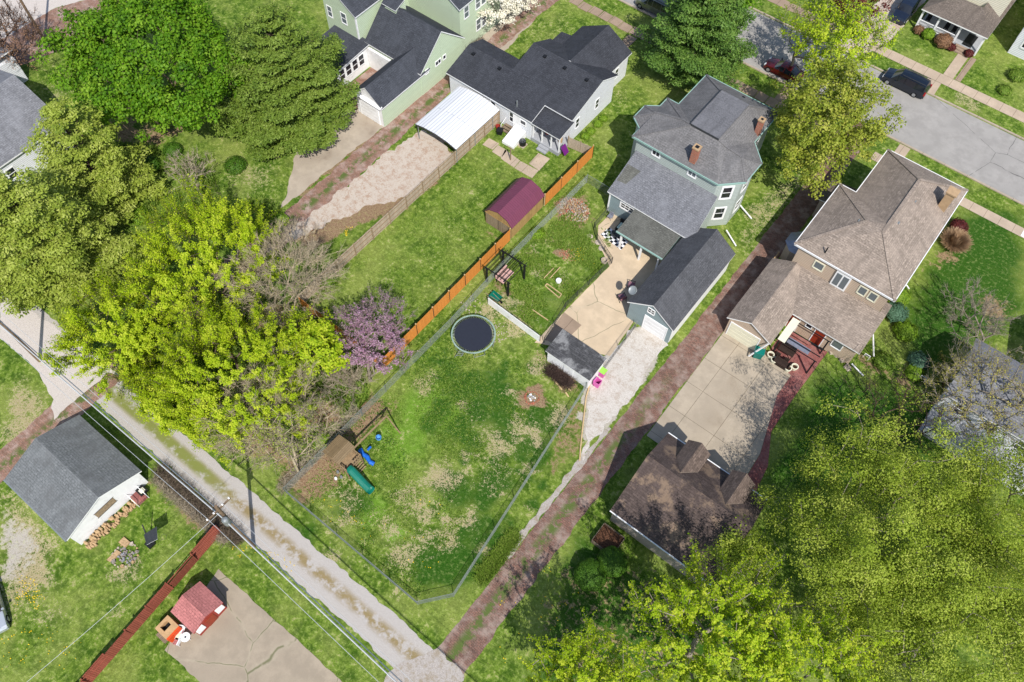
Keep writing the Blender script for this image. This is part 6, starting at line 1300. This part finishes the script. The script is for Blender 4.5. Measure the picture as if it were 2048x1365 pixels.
# raised bed frames in the garden
def frame(label,pts):
    r=empty('garden_bed_frame',tuple(g(*pts[0])),label,'garden bed')
    for a,b in zip(pts,pts[1:]): MB().beam(Vector(g(*a))+Vector((0,0,.08)),Vector(g(*b))+Vector((0,0,.08)),.06,.14,'post_pale').build('board',r)
frame('long narrow pale garden bed frame in the garden yard',[(1090,573),(1118,597),(1123,590),(1094,569),(1090,573)]); frame('short pale board corner near the lower end of the garden yard',[(1065,621),(1096,642)]); frame('pale thin board line upper left in the garden yard',[(1088,558),(1107,538)]); frame('pale thin board line pointing to the round white lid',[(1100,558),(1120,536)])
p=g(1117,564); tag(MB().lathe((p.x,p.y,0),[(0,.3),(.26,.3),(.28,.26),(.24,.0)],'white',18).build('white_lid',loc=tuple(p)),'round white lid in the garden yard','planter')  # a closed round lid, not a pot
p=g(1208,524); tag(MB().lathe((p.x,p.y,0),[(.3,0),(.32,.35),(.27,.35),(.25,.1),(0,.1)],'stone',16).build('round_planter',loc=tuple(p)),'round brownish planter at the driveway corner of the garden yard','planter')
for i,(px,py) in enumerate(((1180,473),(1196,485),(1203,497))): p=g(px,py); tag(MB().cyl((p.x,p.y,-.01),(p.x,p.y,.035),.32,.3,'asphalt' if 0 else 'stone',14).build('stepping_stone',loc=tuple(p)),('dark stepping stone furthest from the driveway','middle dark stepping stone near the patio railing','dark stepping stone nearest the round planter')[i],'stepping stone','stepping stones by the patio')
p=g(992,600); wb=empty('wheelbarrow',(p.x,p.y,0),'green wheelbarrow tipped at the end of the white panel fence','wheelbarrow')
mb=MB(); q0=[(-.45,-.3,.25),(.4,-.25,.25),(.4,.25,.25),(-.45,.3,.25)]; q1=[(-.6,-.42,.6),(.55,-.36,.55),(.55,.36,.55),(-.6,.42,.6)]
for i in range(4): j=(i+1)%4; mb.poly([q0[i],q0[j],q1[j],q1[i]],'greenplastic')
mb.poly(q0,'greenplastic'); mb.v=[(a+p.x,b+p.y,c_) for a,b,c_ in mb.v]; mb.build('tray',wb); MB().cyl((p.x+.6,p.y-.05,.18),(p.x+.6,p.y+.05,.18),.18,.18,'tyre',14).build('wheel',wb)
for s in (-.2,.2): MB().beam((p.x+.6,p.y+s*.4,.2),(p.x-1.1,p.y+s*1.4,.5),.04,.04,'woodplain').build('handle',wb)
# twisted cable on the verge
pts=[g(*q) for q in ((1180,768),(1172,795),(1168,830),(1164,865),(1161,895),(1159,922))]; mb=MB()
for a,b in zip(pts[:-1],pts[1:]): mb.cyl(Vector(a)+Vector((0,0,.08)),Vector(b)+Vector((0,0,.08)),.07,.07,'post_pale',6)
tag(mb.build('old_pipe',loc=tuple(pts[0])),'long pale old pipe lying along the edge of the gravel driveway','pipe')
# left lawn objects
p=g(305,1070); ht=empty('basketball_hoop',(p.x,p.y,0),'portable basketball hoop with a dark backboard lying over the left lawn','basketball hoop')
MB().box(p.x+.2,p.x+.8,p.y-.9,p.y-.3,0,.25,'black').build('base',ht); MB().beam((p.x+.5,p.y-.6,.2),(p.x-.1,p.y+.1,2.2),.08,.08,'darkmetal').build('pole',ht)
bb=MB(); c_=g(303,1071,2.3); bb.slab([(c_.x-.65,c_.y-.35,2.05),(c_.x+.25,c_.y-.85+.1,2.2),(c_.x+.7,c_.y+.1,2.5),(c_.x-.2,c_.y+.7,2.4)],.04,'darkmetal','white'); bo_=bb.build('backboard',ht)
mb=MB()
for i in range(12): a=2*math.pi*i/12;b=2*math.pi*(i+1)/12; mb.cyl((c_.x+.75+.22*math.cos(a),c_.y+.5+.22*math.sin(a),2.1),(c_.x+.75+.22*math.cos(b),c_.y+.5+.22*math.sin(b),2.1),.012,.012,'darkmetal',5,False)
mb.build('rim',ht)
p=g(287,985); cr_=empty('garden_cart',(p.x,p.y,0),'dark cart with a pale bag beside the white garage corner','cart'); MB().box(p.x-.4,p.x+.4,p.y-.35,p.y+.35,.25,.5,'black').build('tray',cr_); MB().box(p.x-.1,p.x+.3,p.y-.2,p.y+.25,.5,.65,'cream').build('bag',cr_,bevel=.05)
for s in (-1,1): MB().cyl((p.x+s*.3,p.y-.38,.15),(p.x+s*.3,p.y-.33,.15),.15,.15,'tyre',12).build('wheel',cr_)
# brick barbecue by the red shed with patio set
bq=empty('brick_barbecue',(-27.2,-6.3,0),'square tan brick barbecue with a dark hearth and orange edge beside the red shed','barbecue')
M['tanbrick']=plain('tan_block',C(204,166,122),.9,.1,.12,5); M['orangep']=plain('orange_paint',C(226,84,38),.6,.2,.08)
a0,a1,b0_,b1_=-27.9,-26.65,-6.95,-5.7; mb=MB(); mb.box(a0,a1,b0_,b0_+.3,0,1.1,'tanbrick'); mb.box(a0,a1,b1_-.3,b1_,0,1.1,'tanbrick'); mb.box(a0,a0+.25,b0_+.3,b1_-.3,0,1.1,'tanbrick'); mb.box(a1-.5,a1,b0_+.3,b1_-.3,0,1.1,'tanbrick'); mb.box(a0+.25,a1-.5,b0_+.3,b1_-.3,0,.6,'black'); mb.build('hearth',bq); MB().box(a1+.002,a1+.16,b0_+.02,b1_-.02,0,1.0,'orangep').build('edge_strip',bq); MB().box(a0+.1,a1-.2,b0_-.35,b0_-.002,0,.3,'wood').build('step',bq)
p=g(377,1278); tb_=empty('garden_table',(p.x,p.y,0),'round white garden table on the cracked slab','table'); MB().cyl((p.x,p.y,.68),(p.x,p.y,.72),.36,.36,'white',24).build('tabletop',tb_)
MB().cyl((p.x,p.y,.72),(p.x,p.y,.735),.08,.08,'darkmetal',10).build('centre_cap',tb_)
for i in range(3): a=i*2.09+.3; MB().cyl((p.x+.22*math.cos(a),p.y+.22*math.sin(a),0),(p.x+.1*math.cos(a),p.y+.1*math.sin(a),.68),.02,.02,'white',6).build('leg',tb_)
def wchair(label,px,py,rz,cush):
    p=g(px,py); x,y=p.x,p.y; r=empty('garden_chair',(x,y,0),label,'chair',rz=rz); T_=Matrix.Translation((x,y,0))@Matrix.Rotation(rz,4,'Z')
    for nm,b in (('seat',(-.25,.25,-.25,.25,.4,.45)),('backrest',(-.28,-.22,-.25,.25,.45,.9))): mb=MB().box(*b,cush if nm=='seat' else 'white'); mb.v=[tuple(T_@Vector(q)) for q in mb.v]; mb.build(nm,r)
    for a in (-.22,.22):
        for s in (-.22,.22): mb=MB().box(a-.02,a+.02,s-.02,s+.02,0,.4,'white'); mb.v=[tuple(T_@Vector(q)) for q in mb.v]; mb.build('leg',r)
wchair('white garden chair between the red shed and the round white table',366,1262,R(-60),'white'); wchair('white garden chair with a faded red seat beside the brick barbecue',358,1286,R(200),'sh_red'); wchair('white garden chair with a pale seat right of the barbecue',362,1276,R(200),'cream')
# brown house patio
pp=empty('patio_pergola',(-1.5,45.4,0),'dark beam patio pergola with a cream canopy behind the brown house','pergola')
for x,y in ((-3.1,44.1),(.4,44.1),(.4,46.7)): MB().box(x-.07,x+.07,y-.07,y+.07,.03,2.3,'black').build('post',pp)
for y in (44.1,44.75,45.6,46.7): MB().beam((-3.2,y,2.33),(.6,y,2.33),.05,.1,'black').build('beam',pp)
MB().slab([(-3.3,44.0,2.42),(-2.6,44.0,2.42),(-2.6,46.9,2.42),(-3.3,46.9,2.42)],.05,'cream','cream').build('canopy',pp); MB().slab([(-2.55,44.5,2.0),(-.4,44.5,2.0),(-.4,45.15,2.0),(-2.55,45.15,2.0)],.04,'silver','silver').build('clear_panel',pp)
p=g(1600,661); bb_=empty('kettle_grill',(p.x,p.y,0),'round black kettle grill by the tan back wall of the brown house','grill'); MB().lathe((p.x,p.y,.55),[(0,0),(.2,.04),(.28,.18),(.29,.22),(.27,.3),(.16,.42),(0,.46)],'black',18).build('bowl',bb_,smooth=True)
for i in range(3): a=i*2.09; MB().cyl((p.x+.3*math.cos(a),p.y+.3*math.sin(a),.03),(p.x+.12*math.cos(a),p.y+.12*math.sin(a),.6),.015,.015,'darkmetal',6).build('leg',bb_)
PLL=['white ringed planter nearest the teal bin on the brick patio edge','white ringed planter touching the left end of the dark bench','white ringed planter touching the right end of the dark bench','white ringed planter at the foot of the pergola post']
for (px,py),l in zip(((1539,714),(1546,724),(1574,741),(1587,738)),PLL):
    p=g(px,py); r=empty('ring_planter',(p.x,p.y,0),l,'planter','white ringed planters around the dark bench'); MB().lathe((p.x,p.y,.03),[(.24,0),(.33,.4),(.33,.46),(.24,.46),(.22,.3)],'cream',20).build('pot',r); MB().cyl((p.x,p.y,.3),(p.x,p.y,.34),.22,.22,'brownp',14).build('soil',r)
p=g(1561,731); sb=empty('storage_bench',(p.x,p.y,0),'dark wooden storage bench between the white ringed planters','bench'); M['darkwood']=planks('dark_stained_wood',C(66,52,46),.12,.2,False); MB().box(p.x-.62,p.x+.62,p.y-.3,p.y+.3,.08,.5,'darkwood').build('chest',sb); MB().box(p.x-.66,p.x+.66,p.y-.34,p.y+.34,.5,.56,'darkwood').build('lid',sb)
for x,s in ((-.7,1),(.7,1)): MB().box(p.x+x-.04,p.x+x+.04,p.y-.3,p.y+.3,.03,.75,'darkwood').build('armrest',sb)
p=g(1570,708); dt=empty('dining_table',(p.x,p.y,0),'dark outdoor dining table under the patio pergola','table'); MB().box(p.x-.75,p.x+.75,p.y-.42,p.y+.42,.7,.75,'darkwood').build('tabletop',dt)
for a in (-.65,.65):
    for s in (-.35,.35): MB().box(p.x+a-.03,p.x+a+.03,p.y+s-.03,p.y+s+.03,.03,.7,'darkwood').build('leg',dt)
for i,(dx,dy,rz,l) in enumerate(((-.45,-.75,90,'dark dining chair on the near left side of the outdoor table'),(.45,-.75,90,'dark dining chair on the near right side of the outdoor table'),(-.45,.78,-90,'dark dining chair on the far left side of the outdoor table'),(.45,.78,-90,'dark dining chair on the far right side of the outdoor table'))):
    x,y=p.x+dx,p.y+dy; r=empty('dining_chair',(x,y,0),l,'chair','dark dining chairs'); s=-1 if dy<0 else 1
    MB().box(x-.22,x+.22,y-.22,y+.22,.43,.47,'darkwood').build('seat',r); MB().box(x-.22,x+.22,y+s*.2-.02,y+s*.2+.02,.47,.95,'darkwood').build('backrest',r)
    for a in (-.19,.19):
        for b in (-.19,.19): MB().box(x+a-.02,x+a+.02,y+b-.02,y+b+.02,.03,.43,'darkwood').build('leg',r)
p=g(1635,691); tag(MB().box(p.x-.55,p.x+.55,p.y-.3,p.y+.3,.03,.06,'black').build('door_mat',loc=(p.x,p.y,.03)),'dark rectangular mat below the red brown back door','mat')
for i,(px,py) in enumerate(((1662,706),(1672,713),(1683,722),(1694,732),(1697,738),(1690,735))): p=g(px,py); rocks('stepping_stone',('stepping stone touching the brick patio corner','second stepping stone from the brick patio corner','third stepping stone from the brick patio corner','pale stepping stone right of the patio stones row','stepping stone at the outer end of the patio row','stepping stone nearest the green lawn in the patio row')[i],'stepping stone',(p.x,p.y),1,.01,.33,['stone'],0,50+i).__setitem__('group','stepping stones beside the brick patio')
for i,((px,py),l) in enumerate((((1730,718),'small white sign frame nearest the brown house wing'),((1842,762),'small white sign frame at the far end of the garden bed'))):
    p=g(px,py); r=empty('garden_sign',(p.x,p.y,0),l,'sign'); MB().box(p.x-.28,p.x+.28,p.y-.02,p.y+.02,.5,.75,'white').build('panel',r); MB().box(p.x-.2,p.x+.2,p.y-.03,p.y-.021,.56,.69,'black').build('inset',r)
    for s in (-.25,.25): MB().box(p.x+s-.02,p.x+s+.02,p.y-.015,p.y+.015,0,.5,'white').build('leg',r)
# compost frame by the dark garage
p=g(1215,1083); cf=empty('compost_frame',(p.x,p.y,0),'square wooden compost frame full of brown leaves by the round shrubs','compost frame')
for a,b in (((-1,-.9),(1,-.9)),((-1,.9),(1,.9)),((-1,-.9),(-1,.9)),((1,-.9),(1,.9))): MB().beam((p.x+a[0],p.y+a[1],.35),(p.x+b[0],p.y+b[1],.35),.05,.6,'wood').build('side',cf)
M['leafy']=plain('brown_leaf_litter',C(96,68,52),.95,.05,.5,9); MB().prism([(p.x-.95,p.y-.85),(p.x+.95,p.y-.85),(p.x+.95,p.y+.85),(p.x-.95,p.y+.85)],0,.45,'leafy').build('leaf_heap',cf)
# porch furniture across the street
for i,(x,l) in enumerate(((-10.9,'dark porch chair at the left end of the railed porch'),(-8.6,'dark porch chair left of the middle porch post'),(-7.7,'dark blue porch chair right of the middle porch post'))):
    r=empty('porch_chair',(x,95,.5),l,'chair'); MB().box(x-.25,x+.25,94.8,95.3,.85,.92,'black').build('seat',r); MB().box(x-.25,x+.25,95.3,95.36,.9,1.4,'black').build('backrest',r)
    for a in (-.22,.22):
        for b in (94.83,95.27): MB().box(x+a-.02,x+a+.02,b-.02,b+.02,.5,.86,'black').build('leg',r)
for i,(px,py,l,c) in enumerate(((1913,808,'purple play equipment on the deck behind the blue grey house','purple'),(1940,826,'white play house on the deck behind the blue grey house','white'))):
    p=g(px,py,1.0); r=empty('garden_toy',(p.x,p.y,.5),l,'toy'); MB().box(p.x-.5,p.x+.5,p.y-.4,p.y+.4,.5,1.1,c).build('body',r,bevel=.05); MB().slab([(p.x-.6,p.y-.5,1.1),(p.x+.6,p.y-.5,1.1),(p.x+.6,p.y,1.45),(p.x-.6,p.y,1.45)],.04,c,c).slab([(p.x-.6,p.y,1.45),(p.x+.6,p.y,1.45),(p.x+.6,p.y+.5,1.1),(p.x-.6,p.y+.5,1.1)],.04,c,c).build('roof',r)
